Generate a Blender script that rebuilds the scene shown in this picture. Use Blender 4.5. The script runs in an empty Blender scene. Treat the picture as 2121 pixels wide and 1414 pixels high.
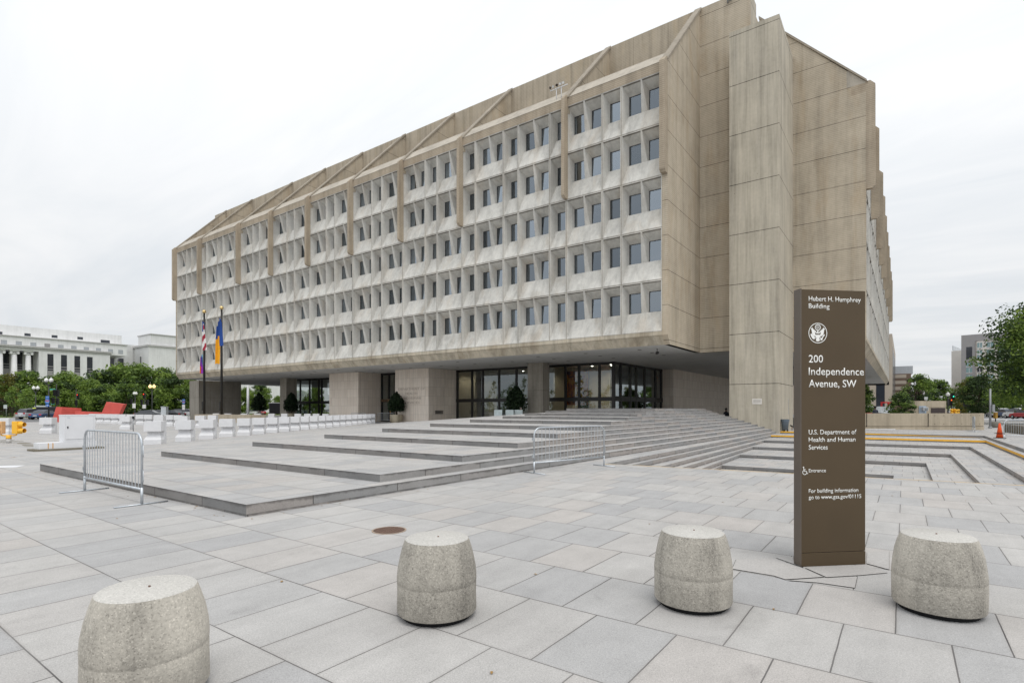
import bpy, bmesh, math, random
from mathutils import Vector, Matrix
random.seed(7)
C = bpy.context.scene.collection
SC = bpy.context.scene
# ------------------------------------------------------------------ camera, sky, sun
CF, CH, CT, CCX, CEYE = 1123.52, 846.64, 0.625709457, 1060.5, 1.6
cam_d = bpy.data.cameras.new('camera'); cam = bpy.data.objects.new('camera', cam_d); C.objects.link(cam)
cam.location = (0, 0, CEYE); cam.rotation_euler = (math.pi/2, 0, CT)
cam_d.sensor_width = 36.0; cam_d.lens = CF/2121*36.0
cam_d.shift_y = (CH-707.0)/2121.0; cam_d.clip_start = 0.1; cam_d.clip_end = 4000
SC.camera = cam
SC.view_settings.view_transform = 'Standard'; SC.view_settings.look = 'None'
SC.view_settings.exposure = 0.0; SC.view_settings.gamma = 1.0
SC.cycles.max_bounces = 6; SC.cycles.transparent_max_bounces = 12
SUN_EL, SUN_AZ = math.radians(66), math.radians(24)      # azimuth of the sun measured from +x towards -y
world = bpy.data.worlds.new('World'); SC.world = world; world.use_nodes = True
def build_world():
    nt = world.node_tree; nt.nodes.clear(); N = nt.nodes.new; L = nt.links.new
    out = N('ShaderNodeOutputWorld'); bg = N('ShaderNodeBackground'); bg.inputs['Strength'].default_value = 1.0
    sky = N('ShaderNodeTexSky'); sky.sky_type = 'NISHITA'; sky.sun_disc = False
    sky.sun_elevation = SUN_EL; sky.sun_rotation = math.pi/2 + SUN_AZ
    sc = N('ShaderNodeVectorMath'); sc.operation = 'SCALE'; sc.inputs['Scale'].default_value = 0.10
    L(sky.outputs[0], sc.inputs[0])
    tc = N('ShaderNodeTexCoord'); sep = N('ShaderNodeSeparateXYZ'); L(tc.outputs['Generated'], sep.inputs[0])
    # cloud deck: direction projected on a high layer so that the streaks flatten towards the horizon
    zz = N('ShaderNodeMath'); zz.operation = 'MAXIMUM'; zz.inputs[1].default_value = 0.03; L(sep.outputs[2], zz.inputs[0])
    za = N('ShaderNodeMath'); za.operation = 'ADD'; za.inputs[1].default_value = 0.12; L(zz.outputs[0], za.inputs[0])
    dv = N('ShaderNodeVectorMath'); dv.operation = 'DIVIDE'; L(tc.outputs['Generated'], dv.inputs[0])
    cb = N('ShaderNodeCombineXYZ'); [L(za.outputs[0], cb.inputs[i]) for i in range(3)]; L(cb.outputs[0], dv.inputs[1])
    mp = N('ShaderNodeMapping'); mp.inputs['Rotation'].default_value = (0, 0, 0.5); mp.inputs['Scale'].default_value = (0.55, 1.7, 0.01)
    L(dv.outputs[0], mp.inputs[0])
    ns = N('ShaderNodeTexNoise'); ns.inputs['Scale'].default_value = 1.3; ns.inputs['Detail'].default_value = 7; ns.inputs['Roughness'].default_value = 0.55
    ns.inputs['Distortion'].default_value = 0.6
    L(mp.outputs[0], ns.inputs[0])
    cr = N('ShaderNodeValToRGB'); cr.color_ramp.elements[0].position = 0.30; cr.color_ramp.elements[1].position = 0.68
    cr.color_ramp.elements[0].color = (0.80, 0.84, 0.88, 1); cr.color_ramp.elements[1].color = (0.965, 0.975, 0.985, 1)
    L(ns.outputs['Fac'], cr.inputs[0])
    zr = N('ShaderNodeMapRange'); zr.inputs[1].default_value = 0.0; zr.inputs[2].default_value = 1.0; zr.inputs[3].default_value = 0.835; zr.inputs[4].default_value = 1.45
    L(sep.outputs[2], zr.inputs[0])
    # the veiled sun brightens its side of the cloud deck
    dt = N('ShaderNodeVectorMath'); dt.operation = 'DOT_PRODUCT'; L(tc.outputs['Generated'], dt.inputs[0]); dt.inputs[1].default_value = (math.cos(SUN_AZ+0.6), -math.sin(SUN_AZ+0.6), 0.0)
    gm = N('ShaderNodeMapRange'); gm.inputs[1].default_value = 0.0; gm.inputs[2].default_value = 1.0; gm.inputs[3].default_value = 1.0; gm.inputs[4].default_value = 1.5; L(dt.outputs['Value'], gm.inputs[0])
    gz = N('ShaderNodeMath'); gz.operation = 'MULTIPLY'; L(zr.outputs[0], gz.inputs[0]); L(gm.outputs[0], gz.inputs[1])
    cs = N('ShaderNodeVectorMath'); cs.operation = 'SCALE'; L(cr.outputs[0], cs.inputs[0]); L(gz.outputs[0], cs.inputs['Scale'])
    mx = N('ShaderNodeMix'); mx.data_type = 'RGBA'; mx.inputs['Factor'].default_value = 0.96
    L(sc.outputs[0], mx.inputs['A']); L(cs.outputs[0], mx.inputs['B'])
    L(mx.outputs['Result'], bg.inputs['Color']); L(bg.outputs[0], out.inputs[0])
build_world()
sd = bpy.data.lights.new('sun', 'SUN'); sd.energy = 1.05; sd.angle = math.radians(30); sd.color = (1.0, 0.95, 0.885)
sun = bpy.data.objects.new('sun', sd); C.objects.link(sun)
sv = Vector((math.cos(SUN_EL)*math.cos(SUN_AZ), -math.cos(SUN_EL)*math.sin(SUN_AZ), math.sin(SUN_EL)))
sun.rotation_euler = sv.to_track_quat('Z', 'Y').to_euler(); sun.location = (30, -30, 60)

# ------------------------------------------------------------------ placing helpers
ct, st = math.cos(CT), math.sin(CT)
def W(xc, yc): return (xc*ct - yc*st, xc*st + yc*ct)           # right / forward of the viewpoint -> world x, y
def PX(px, depth): return W((px-CCX)/CF*depth, depth)           # a bearing and a distance -> world x, y
def ZP(py, depth): return CEYE + (CH-py)*depth/CF               # height at that distance
def GR(px, py, z=0.0):                                          # a point of the ground
    d = CF*(CEYE-z)/(py-CH); return PX(px, d)
# ------------------------------------------------------------------ mesh helper
class MB:
    def __init__(s): s.v = []; s.f = []; s.m = []; s.sm = []
    def face(s, pts, m=0, smooth=False):
        n = len(s.v); s.v += [tuple(p) for p in pts]; s.f.append(tuple(range(n, n+len(pts)))); s.m.append(m); s.sm.append(smooth)
    def box(s, x0, x1, y0, y1, z0, z1, m=0):
        a = [(x0,y0,z0),(x1,y0,z0),(x1,y1,z0),(x0,y1,z0),(x0,y0,z1),(x1,y0,z1),(x1,y1,z1),(x0,y1,z1)]
        n = len(s.v); s.v += a
        for q in ((0,3,2,1),(4,5,6,7),(0,1,5,4),(1,2,6,5),(2,3,7,6),(3,0,4,7)):
            s.f.append(tuple(n+i for i in q)); s.m.append(m); s.sm.append(False)
    def obox(s, c, sx, sy, z0, z1, rz=0, m=0):
        cr, sr = math.cos(rz), math.sin(rz); n = len(s.v)
        for z in (z0, z1):
            for ax, ay in ((-1,-1),(1,-1),(1,1),(-1,1)):
                x, y = ax*sx/2, ay*sy/2; s.v.append((c[0]+x*cr-y*sr, c[1]+x*sr+y*cr, z))
        for q in ((0,3,2,1),(4,5,6,7),(0,1,5,4),(1,2,6,5),(2,3,7,6),(3,0,4,7)):
            s.f.append(tuple(n+i for i in q)); s.m.append(m); s.sm.append(False)
    def prism(s, pts, off, m=0, caps=True):
        off = Vector(off); n = len(s.v); k = len(pts)
        s.v += [tuple(p) for p in pts] + [tuple(Vector(p)+off) for p in pts]
        if caps:
            s.f.append(tuple(range(n, n+k))); s.m.append(m); s.sm.append(False)
            s.f.append(tuple(range(n+2*k-1, n+k-1, -1))); s.m.append(m); s.sm.append(False)
        for i in range(k):
            j = (i+1) % k; s.f.append((n+i, n+k+i, n+k+j, n+j)); s.m.append(m); s.sm.append(False)
    def tube(s, pts, r, seg=8, m=0, caps=True):
        pts = [Vector(p) for p in pts]; k = len(pts); n = len(s.v)
        rs = r if isinstance(r, (list, tuple)) else [r]*k
        ref = None
        for i, p in enumerate(pts):
            t = (pts[min(i+1,k-1)] - pts[max(i-1,0)]).normalized()
            if ref is None:
                ref = t.orthogonal().normalized()
            ref = (ref - t*ref.dot(t)); ref = ref.normalized() if ref.length > 1e-6 else t.orthogonal().normalized()
            b = t.cross(ref)
            for j in range(seg):
                a = 2*math.pi*j/seg; s.v.append(tuple(p + (ref*math.cos(a)+b*math.sin(a))*rs[i]))
        for i in range(k-1):
            for j in range(seg):
                j2 = (j+1) % seg
                s.f.append((n+i*seg+j, n+i*seg+j2, n+(i+1)*seg+j2, n+(i+1)*seg+j)); s.m.append(m); s.sm.append(True)
        if caps:
            s.f.append(tuple(n+j for j in range(seg-1,-1,-1))); s.m.append(m); s.sm.append(False)
            s.f.append(tuple(n+(k-1)*seg+j for j in range(seg))); s.m.append(m); s.sm.append(False)
    def lathe(s, prof, c=(0,0,0), seg=24, m=0, smooth=True, capb=True, capt=True):
        n = len(s.v); k = len(prof)
        for r, z in prof:
            for j in range(seg):
                a = 2*math.pi*j/seg; s.v.append((c[0]+r*math.cos(a), c[1]+r*math.sin(a), c[2]+z))
        for i in range(k-1):
            for j in range(seg):
                j2 = (j+1) % seg
                s.f.append((n+i*seg+j, n+i*seg+j2, n+(i+1)*seg+j2, n+(i+1)*seg+j)); s.m.append(m); s.sm.append(smooth)
        if capb: s.f.append(tuple(n+j for j in range(seg-1,-1,-1))); s.m.append(m); s.sm.append(False)
        if capt: s.f.append(tuple(n+(k-1)*seg+j for j in range(seg))); s.m.append(m); s.sm.append(False)
    def ball(s, c, r, seg=12, rings=8, m=0, sz=1.0):
        s.lathe([(max(1e-4, r*math.sin(math.pi*i/rings)), -r*sz*math.cos(math.pi*i/rings)) for i in range(rings+1)], c, seg, m, True, False, False)
    def mesh(s, name, mats):
        me = bpy.data.meshes.new(name); me.from_pydata(s.v, [], s.f)
        for mt in (mats if isinstance(mats, (list, tuple)) else [mats]): me.materials.append(mt)
        me.polygons.foreach_set('material_index', s.m); me.polygons.foreach_set('use_smooth', s.sm)
        me.update(); return me
    def obj(s, name, mats, parent=None, loc=(0,0,0), rz=0.0):
        o = bpy.data.objects.new(name, s.mesh(name, mats)); C.objects.link(o)
        o.location = loc; o.rotation_euler = (0,0,rz)
        if parent is not None: o.parent = parent
        return o
def bevel(o, w, seg=2, ang=40):
    b = o.modifiers.new('bevel', 'BEVEL'); b.width = w; b.segments = seg; b.limit_method = 'ANGLE'; b.angle_limit = math.radians(ang); return o
def thing(name, label, cat, loc=(0,0,0), rz=0.0, group=None):
    o = bpy.data.objects.new(name, None); C.objects.link(o); o.location = loc; o.rotation_euler = (0,0,rz)
    o.empty_display_size = 0.2; o['label'] = label; o['category'] = cat
    if group: o['group'] = group
    return o
def tag(o, label, cat, group=None):
    o['label'] = label; o['category'] = cat
    if group: o['group'] = group
    return o
def struct(o, kind='structure'): o['kind'] = kind; return o
def dup(root, loc, rz, label, group=None):
    r = root.copy(); C.objects.link(r); r.location = loc; r.rotation_euler = (0,0,rz); r['label'] = label
    if group: r['group'] = group
    for ch in list(root.children):
        c = ch.copy(); C.objects.link(c); c.parent = r
        for g in list(ch.children):
            d = g.copy(); C.objects.link(d); d.parent = c
    return r
CAPH = 0.729
def text_mesh(name, body, mat, width=None, height=None, parent=None, mw=None, depth=0.0015, spacing=1.0, align='LEFT', bold=0.0):
    cu = bpy.data.curves.new(name, 'FONT'); cu.body = body; cu.size = 1.0; cu.extrude = 0.0; cu.align_x = align
    cu.space_character = spacing; cu.offset = bold; cu.resolution_u = 3
    t = bpy.data.objects.new(name+'_curve', cu); C.objects.link(t)
    dg = bpy.context.evaluated_depsgraph_get(); me = bpy.data.meshes.new_from_object(t.evaluated_get(dg))
    bpy.data.objects.remove(t)
    xs = [v.co.x for v in me.vertices]; w0 = max(xs)-min(xs); x0 = min(xs) if align == 'LEFT' else 0.0
    cap = CAPH
    sy = height/cap if height else 1.0; sx = width/w0 if width else sy
    for v in me.vertices:
        v.co.x = (v.co.x-x0)*sx; v.co.y *= sy; v.co.z = 0
    bm = bmesh.new(); bm.from_mesh(me)
    r = bmesh.ops.extrude_face_region(bm, geom=bm.faces[:])
    bmesh.ops.translate(bm, vec=(0,0,depth), verts=[e for e in r['geom'] if isinstance(e, bmesh.types.BMVert)])
    bm.to_mesh(me); bm.free()
    me.materials.clear(); me.materials.append(mat); me.name = name
    o = bpy.data.objects.new(name, me); C.objects.link(o)
    if parent is not None: o.parent = parent
    if mw is not None: o.matrix_local = mw
    return o
def cap_height():
    cu = bpy.data.curves.new('probe', 'FONT'); cu.body = 'H'; cu.size = 1.0; t = bpy.data.objects.new('probe', cu); C.objects.link(t)
    me = bpy.data.meshes.new_from_object(t.evaluated_get(bpy.context.evaluated_depsgraph_get())); bpy.data.objects.remove(t)
    return max(v.co.y for v in me.vertices)
CAPH = cap_height()
# ------------------------------------------------------------------ material helper
class NT:
    def __init__(s, name):
        s.mat = bpy.data.materials.new(name); s.mat.use_nodes = True; s.t = s.mat.node_tree
        s.b = s.t.nodes['Principled BSDF']; s.oc = None
    def n(s, typ, **kw):
        nd = s.t.nodes.new(typ)
        for k, v in kw.items(): setattr(nd, k, v)
        return nd
    def l(s, a, b): s.t.links.new(a, b)
    def put(s, sock, v):
        if hasattr(v, 'is_linked'): s.l(v, sock)
        else: sock.default_value = v
    def coord(s, world=True):
        if s.oc is None:
            if world: s.oc = s.n('ShaderNodeNewGeometry').outputs['Position']
            else: s.oc = s.n('ShaderNodeTexCoord').outputs['Object']
        return s.oc
    def scaled(s, sc, rot=(0,0,0), loc=(0,0,0), vec=None):
        m = s.n('ShaderNodeMapping'); m.inputs['Scale'].default_value = sc; m.inputs['Rotation'].default_value = rot; m.inputs['Location'].default_value = loc
        s.l(vec if vec is not None else s.coord(), m.inputs[0]); return m.outputs[0]
    def xyz(s, vec=None):
        q = s.n('ShaderNodeSeparateXYZ'); s.l(vec if vec is not None else s.coord(), q.inputs[0]); return q.outputs
    def comb(s, x, y, z):
        q = s.n('ShaderNodeCombineXYZ'); [s.put(q.inputs[i], v) for i, v in enumerate((x,y,z))]; return q.outputs[0]
    def math(s, op, a, b=0.0, c=0.0, clamp=False):
        q = s.n('ShaderNodeMath', operation=op, use_clamp=clamp); s.put(q.inputs[0], a); s.put(q.inputs[1], b); s.put(q.inputs[2], c); return q.outputs[0]
    def noise(s, scale, detail=4, rough=0.55, vec=None, dist=0.0):
        q = s.n('ShaderNodeTexNoise'); q.inputs['Scale'].default_value = scale; q.inputs['Detail'].default_value = detail; q.inputs['Roughness'].default_value = rough
        q.inputs['Distortion'].default_value = dist
        s.l(vec if vec is not None else s.coord(), q.inputs[0]); return q.outputs['Fac']
    def voro(s, scale, vec=None, out='Distance'):
        q = s.n('ShaderNodeTexVoronoi'); q.inputs['Scale'].default_value = scale
        s.l(vec if vec is not None else s.coord(), q.inputs[0]); return q.outputs[out]
    def ramp(s, fac, stops):
        q = s.n('ShaderNodeValToRGB'); e = q.color_ramp.elements
        while len(e) < len(stops): e.new(0.5)
        for i, (p, c) in enumerate(stops):
            e[i].position = p; e[i].color = (c, c, c, 1) if isinstance(c, (int, float)) else (*c, 1)
        s.l(fac, q.inputs[0]); return q.outputs[0]
    def mix(s, f, a, b, typ='MIX'):
        q = s.n('ShaderNodeMix', data_type='RGBA', blend_type=typ)
        s.put(q.inputs['Factor'], f)
        for k, v in (('A', a), ('B', b)):
            if isinstance(v, tuple) and len(v) == 3: v = (*v, 1)
            s.put(q.inputs[k], v)
        return q.outputs['Result']
    def mapr(s, v, a, b, c, d):
        q = s.n('ShaderNodeMapRange'); s.l(v, q.inputs[0])
        for i, k in enumerate((a,b,c,d)): q.inputs[1+i].default_value = k
        return q.outputs[0]
    def bump(s, h, strength=0.3, dist=0.01):
        q = s.n('ShaderNodeBump'); q.inputs['Strength'].default_value = strength; q.inputs['Distance'].default_value = dist
        s.l(h, q.inputs['Height']); s.l(q.outputs[0], s.b.inputs['Normal'])
    def done(s, col=None, rough=0.7, spec=0.3, metal=0.0):
        if col is not None:
            if isinstance(col, tuple): col = (*col[:3], 1)
            s.put(s.b.inputs['Base Color'], col)
        s.put(s.b.inputs['Roughness'], rough); s.b.inputs['Specular IOR Level'].default_value = spec; s.put(s.b.inputs['Metallic'], metal)
        return s.mat
M = {}
def plain(name, col, rough=0.6, spec=0.3, metal=0.0, var=0.12, scale=3.0, world=True):
    k = NT(name); k.coord(world); f = k.noise(scale, 5)
    g = k.mapr(f, 0.3, 0.7, 1-var, 1+var)
    c = k.mix(1.0, col, k.comb(g, g, g), 'MULTIPLY')
    M[name] = k.done(c, rough, spec, metal); return M[name]
def concrete(name, col, var=0.18, streak=0.25, speck=0.0, board=0.0, bump=0.25, joint=None, rib=0.0, vj=None, tint=None, world=True, jw=0.010):
    """cast concrete: mottling, rain streaks, optional board marks, ribs, panel joints"""
    k = NT(name); k.coord(world); X = k.xyz()
    xy = k.math('ADD', X[0], X[1])
    f = k.noise(0.45, 6, 0.6); f2 = k.noise(4.0, 5, 0.6)
    g = k.math('ADD', k.mapr(f, 0.3, 0.7, -var, var), k.mapr(f2, 0.3, 0.7, -var*0.5, var*0.5))
    sv_ = k.comb(k.math('MULTIPLY', X[0], 1.6), k.math('MULTIPLY', X[1], 1.6), k.math('MULTIPLY', X[2], 0.09))
    sf = k.noise(1.0, 6, 0.65, sv_, 0.4)
    g = k.math('ADD', g, k.mapr(sf, 0.45, 0.72, streak*0.25, -streak))
    hgt = k.math('MULTIPLY', f2, 0.3)
    if board:
        bw = k.comb(k.math('MULTIPLY', X[0], 7.0), k.math('MULTIPLY', X[1], 7.0), k.math('MULTIPLY', X[2], 0.22))
        bf = k.noise(1.0, 4, 0.7, bw)
        g = k.math('ADD', g, k.mapr(bf, 0.3, 0.7, -board, board)); hgt = k.math('ADD', hgt, bf)
        vf = k.voro(0.95, k.comb(xy, k.math('MULTIPLY', X[2], 1.0), 0.0)); vh = k.ramp(vf, [(0.018, 0.0), (0.032, 1.0)])
        g = k.math('SUBTRACT', g, k.math('MULTIPLY', k.math('SUBTRACT', 1.0, vh), 0.5))
    if rib:
        sn = k.math('SINE', k.math('MULTIPLY', X[2], 2*math.pi/0.14)); rn = k.noise(1.6, 4, 0.7)
        sn2 = k.math('ADD', sn, k.mapr(rn, 0.3, 0.7, -0.35, 0.35))
        g = k.math('ADD', g, k.math('MULTIPLY', sn2, rib)); hgt = k.math('ADD', hgt, k.math('MULTIPLY', sn2, 0.15))
    if joint:
        z0, dz = joint
        fr = k.math('FRACT', k.math('DIVIDE', k.math('SUBTRACT', X[2], z0-jw), dz)); jl = k.math('LESS_THAN', fr, 2*jw/dz)
        g = k.math('SUBTRACT', g, k.math('MULTIPLY', jl, 0.72)); hgt = k.math('SUBTRACT', hgt, k.math('MULTIPLY', jl, 3.0))
    if vj:
        fr = k.math('FRACT', k.math('DIVIDE', k.math('ADD', X[0], 400.0+vj[0]), vj[1])); jl = k.math('LESS_THAN', fr, 0.03/vj[1])
        g = k.math('SUBTRACT', g, k.math('MULTIPLY', jl, 0.55))
    if speck:
        v = k.noise(55.0, 3, 0.6); g = k.math('ADD', g, k.mapr(v, 0.3, 0.7, -speck, speck))
        v3 = k.voro(150.0, out='Color'); q = k.xyz(v3)[0]; dk = k.math('LESS_THAN', q, 0.10); lt = k.math('GREATER_THAN', q, 0.93)
        g = k.math('SUBTRACT', g, k.math('MULTIPLY', dk, speck*1.6)); g = k.math('ADD', g, k.math('MULTIPLY', lt, speck*1.8))
        hgt = k.math('ADD', hgt, k.math('MULTIPLY', v, 0.9))
    g1 = k.math('MAXIMUM', k.math('ADD', g, 1.0), 0.05)
    c = k.mix(1.0, col, k.comb(g1, g1, g1), 'MULTIPLY')
    if tint:
        tf = k.noise(0.8, 5, 0.6, k.comb(X[0], X[1], k.math('MULTIPLY', X[2], 0.25)), 0.5); c = k.mix(k.math('MULTIPLY', k.mapr(tf, 0.5, 0.75, 0, 1), 0.55), c, k.mix(1.0, tint, k.comb(g1,g1,g1), 'MULTIPLY'))
    k.bump(hgt, bump, 0.012)
    M[name] = k.done(c, 0.85, 0.2); return M[name]
concrete('precast', (0.54,0.527,0.49), 0.13, 0.24, speck=0.09, bump=0.15, tint=(0.44,0.37,0.285))
concrete('ribbed', (0.435,0.378,0.295), 0.10, 0.20, rib=0.11, bump=0.25, joint=(6.45,2.44), tint=(0.36,0.27,0.17), jw=0.018)
concrete('ribbed_wall', (0.40,0.345,0.268), 0.10, 0.28, rib=0.10, bump=0.25, vj=(0.3,3.099), tint=(0.44,0.35,0.23))
concrete('ribbed_brown', (0.375,0.315,0.24), 0.10, 0.22, rib=0.12, bump=0.25, tint=(0.29,0.22,0.15))
concrete('trim', (0.46,0.41,0.325), 0.12, 0.35, bump=0.2, tint=(0.24,0.18,0.11))
concrete('coping', (0.42,0.38,0.32), 0.12, 0.2, bump=0.2)
concrete('rib_coping', (0.31,0.272,0.22), 0.12, 0.2, bump=0.2)
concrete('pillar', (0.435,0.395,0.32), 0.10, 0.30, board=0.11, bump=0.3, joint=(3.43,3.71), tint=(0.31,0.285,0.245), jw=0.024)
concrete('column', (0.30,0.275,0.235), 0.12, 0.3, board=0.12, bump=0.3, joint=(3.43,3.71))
concrete('garden_wall', (0.385,0.33,0.25), 0.10, 0.22, board=0.10, bump=0.3)
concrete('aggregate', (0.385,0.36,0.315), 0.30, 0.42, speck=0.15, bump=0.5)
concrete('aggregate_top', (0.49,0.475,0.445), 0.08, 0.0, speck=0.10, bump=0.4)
concrete('soffit', (0.54,0.54,0.53), 0.05, 0.0, bump=0.05)
concrete('limestone', (0.70,0.70,0.695), 0.06, 0.10, bump=0.05)
concrete('pot_concrete', (0.42,0.37,0.28), 0.10, 0.5, bump=0.2, tint=(0.2,0.15,0.08))
def paving(name, base_a, base_b, bw, rh, phx, phy, mort, contrast=1.0, dark=(0.075,0.07,0.068)):
    k = NT(name); X = k.xyz()
    wob = k.noise(3.0, 3); wx = k.math('ADD', X[0], k.mapr(wob, 0.3, 0.7, -0.0015, 0.0015)); wy = k.math('ADD', X[1], k.mapr(wob, 0.3, 0.7, 0.0015, -0.0015))
    v = k.comb(k.math('ADD', wx, phx), k.math('ADD', wy, phy), 0.0)
    def brick(c1, c2, m):
        b = k.n('ShaderNodeTexBrick'); b.offset = 0.5; b.offset_frequency = 2; b.squash = 1.0
        b.inputs['Scale'].default_value = 1.0; b.inputs['Brick Width'].default_value = bw; b.inputs['Row Height'].default_value = rh
        b.inputs['Mortar Size'].default_value = mort; b.inputs['Mortar Smooth'].default_value = 0.2; b.inputs['Bias'].default_value = 0.0
        b.inputs['Color1'].default_value = (*c1, 1); b.inputs['Color2'].default_value = (*c2, 1); b.inputs['Mortar'].default_value = (*m, 1)
        k.l(v, b.inputs['Vector']); return b
    b = brick((0,0,0), (1,1,1), (0.5,0.5,0.5)); rnd = b.outputs['Color']
    r1 = k.xyz(rnd)[0]
    col = k.ramp(r1, [(0.0, base_a[0]), (0.28, base_a[1]), (0.5, base_b[0]), (0.72, base_b[1]), (1.0, base_a[2])])
    big = k.noise(0.35, 5, 0.6); med = k.noise(2.2, 6, 0.65, dist=0.4); fine = k.noise(95.0, 2, 0.6); 
    st = k.noise(1.0, 5, 0.6, k.comb(k.math('MULTIPLY', X[0], 5.5), k.math('MULTIPLY', X[1], 0.8), X[2]))
    g = k.math('ADD', k.mapr(big, 0.3, 0.7, -0.06, 0.06), k.mapr(med, 0.3, 0.7, -0.07, 0.07))
    g = k.math('ADD', g, k.mapr(fine, 0.25, 0.75, -0.16, 0.16)); g = k.math('ADD', g, k.mapr(st, 0.3, 0.7, -0.05, 0.05))
    v3 = k.xyz(k.voro(260.0, out='Color'))[0]; g = k.math('ADD', g, k.mapr(v3, 0.0, 1.0, -0.16, 0.16))
    gum = k.voro(0.9); gm = k.ramp(gum, [(0.016, 1.0), (0.03, 0.0)]); g = k.math('SUBTRACT', g, k.math('MULTIPLY', gm, 0.45))
    blot = k.noise(0.9, 4, 0.7, dist=1.2); g = k.math('SUBTRACT', g, k.mapr(blot, 0.62, 0.80, 0.0, 0.22))
    g1 = k.math('ADD', g, 1.0)
    c = k.mix(1.0, col, k.comb(g1, g1, g1), 'MULTIPLY')
    jf = k.math('MULTIPLY', b.outputs['Fac'], k.mapr(k.noise(0.55, 4), 0.36, 0.62, 0.62, 1.0))
    # a soiled margin along the joints
    b2 = brick((0,0,0), (0,0,0), (1,1,1)); b2.inputs['Mortar Size'].default_value = mort*6; b2.inputs['Mortar Smooth'].default_value = 1.0
    c = k.mix(k.math('MULTIPLY', b2.outputs['Fac'], k.mapr(k.noise(1.3, 4), 0.35, 0.7, 0.04, 0.34)), c, (0.20,0.18,0.16))
    c = k.mix(jf, c, dark)
    hg = k.math('ADD', k.math('MULTIPLY', fine, 0.25), k.math('MULTIPLY', b.outputs['Fac'], -1.2)); k.bump(hg, 0.25, 0.006)
    M[name] = k.done(c, 0.72, 0.28); return M[name]
paving('granite_paving', [(0.345,0.342,0.342),(0.372,0.366,0.360),(0.408,0.385,0.365)], [(0.416,0.404,0.389),(0.392,0.381,0.369)], 0.628, 0.925, 400*0.628+0.05, 400*0.925-0.105, 0.0052)
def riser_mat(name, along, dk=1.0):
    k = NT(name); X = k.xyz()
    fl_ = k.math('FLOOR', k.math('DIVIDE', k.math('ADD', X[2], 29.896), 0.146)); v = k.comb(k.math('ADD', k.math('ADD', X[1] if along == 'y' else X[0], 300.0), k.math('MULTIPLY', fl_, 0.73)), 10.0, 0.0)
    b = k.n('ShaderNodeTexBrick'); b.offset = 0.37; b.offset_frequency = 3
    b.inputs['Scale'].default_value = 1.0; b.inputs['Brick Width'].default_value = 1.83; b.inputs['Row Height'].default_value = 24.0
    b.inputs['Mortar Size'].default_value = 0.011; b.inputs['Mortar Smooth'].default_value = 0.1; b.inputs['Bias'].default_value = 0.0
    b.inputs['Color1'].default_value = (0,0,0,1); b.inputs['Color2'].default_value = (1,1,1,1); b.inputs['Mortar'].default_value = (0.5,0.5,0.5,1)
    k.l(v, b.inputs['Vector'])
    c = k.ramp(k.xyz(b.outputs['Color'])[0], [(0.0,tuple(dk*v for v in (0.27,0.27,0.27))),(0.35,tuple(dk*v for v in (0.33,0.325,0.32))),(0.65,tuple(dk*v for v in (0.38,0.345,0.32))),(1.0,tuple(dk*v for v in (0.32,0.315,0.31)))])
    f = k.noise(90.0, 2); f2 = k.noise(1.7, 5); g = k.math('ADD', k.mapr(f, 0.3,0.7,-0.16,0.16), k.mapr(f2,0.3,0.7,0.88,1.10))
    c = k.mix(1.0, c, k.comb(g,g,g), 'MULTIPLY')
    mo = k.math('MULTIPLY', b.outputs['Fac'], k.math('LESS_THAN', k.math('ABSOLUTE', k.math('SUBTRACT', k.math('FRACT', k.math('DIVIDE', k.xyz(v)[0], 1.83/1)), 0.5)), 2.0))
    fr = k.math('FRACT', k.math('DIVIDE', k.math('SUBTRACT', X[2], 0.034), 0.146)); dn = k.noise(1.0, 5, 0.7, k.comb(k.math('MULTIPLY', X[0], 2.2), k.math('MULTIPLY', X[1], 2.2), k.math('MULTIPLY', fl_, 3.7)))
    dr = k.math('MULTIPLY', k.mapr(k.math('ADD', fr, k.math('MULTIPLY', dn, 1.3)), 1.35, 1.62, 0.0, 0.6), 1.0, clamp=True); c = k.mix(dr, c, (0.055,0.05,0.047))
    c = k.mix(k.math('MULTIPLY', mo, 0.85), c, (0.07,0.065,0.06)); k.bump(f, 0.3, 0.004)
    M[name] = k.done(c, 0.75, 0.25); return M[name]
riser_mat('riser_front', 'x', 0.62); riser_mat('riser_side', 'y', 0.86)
def travertine():
    k = NT('travertine'); X = k.xyz()
    v = k.comb(k.math('ADD', k.math('ADD', X[0], X[1]), 300.0), k.math('ADD', X[2], 10.35), 0.0)
    b = k.n('ShaderNodeTexBrick'); b.offset = 0.0; b.inputs['Scale'].default_value = 1.0; b.inputs['Brick Width'].default_value = 0.62; b.inputs['Row Height'].default_value = 1.03
    b.inputs['Mortar Size'].default_value = 0.008; b.inputs['Bias'].default_value = 0.0
    b.inputs['Color1'].default_value = (0.70,0.615,0.53,1); b.inputs['Color2'].default_value = (0.77,0.69,0.605,1); b.inputs['Mortar'].default_value = (0.36,0.31,0.26,1)
    k.l(v, b.inputs['Vector'])
    f = k.noise(1.0, 5, 0.6, k.comb(k.math('MULTIPLY', X[0], 9.0), k.math('MULTIPLY', X[1], 9.0), k.math('MULTIPLY', X[2], 0.5)))
    g = k.mapr(f, 0.3, 0.7, 0.88, 1.10); M['travertine'] = k.done(k.mix(1.0, b.outputs['Color'], k.comb(g,g,g), 'MULTIPLY'), 0.6, 0.3)
travertine()
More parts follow.
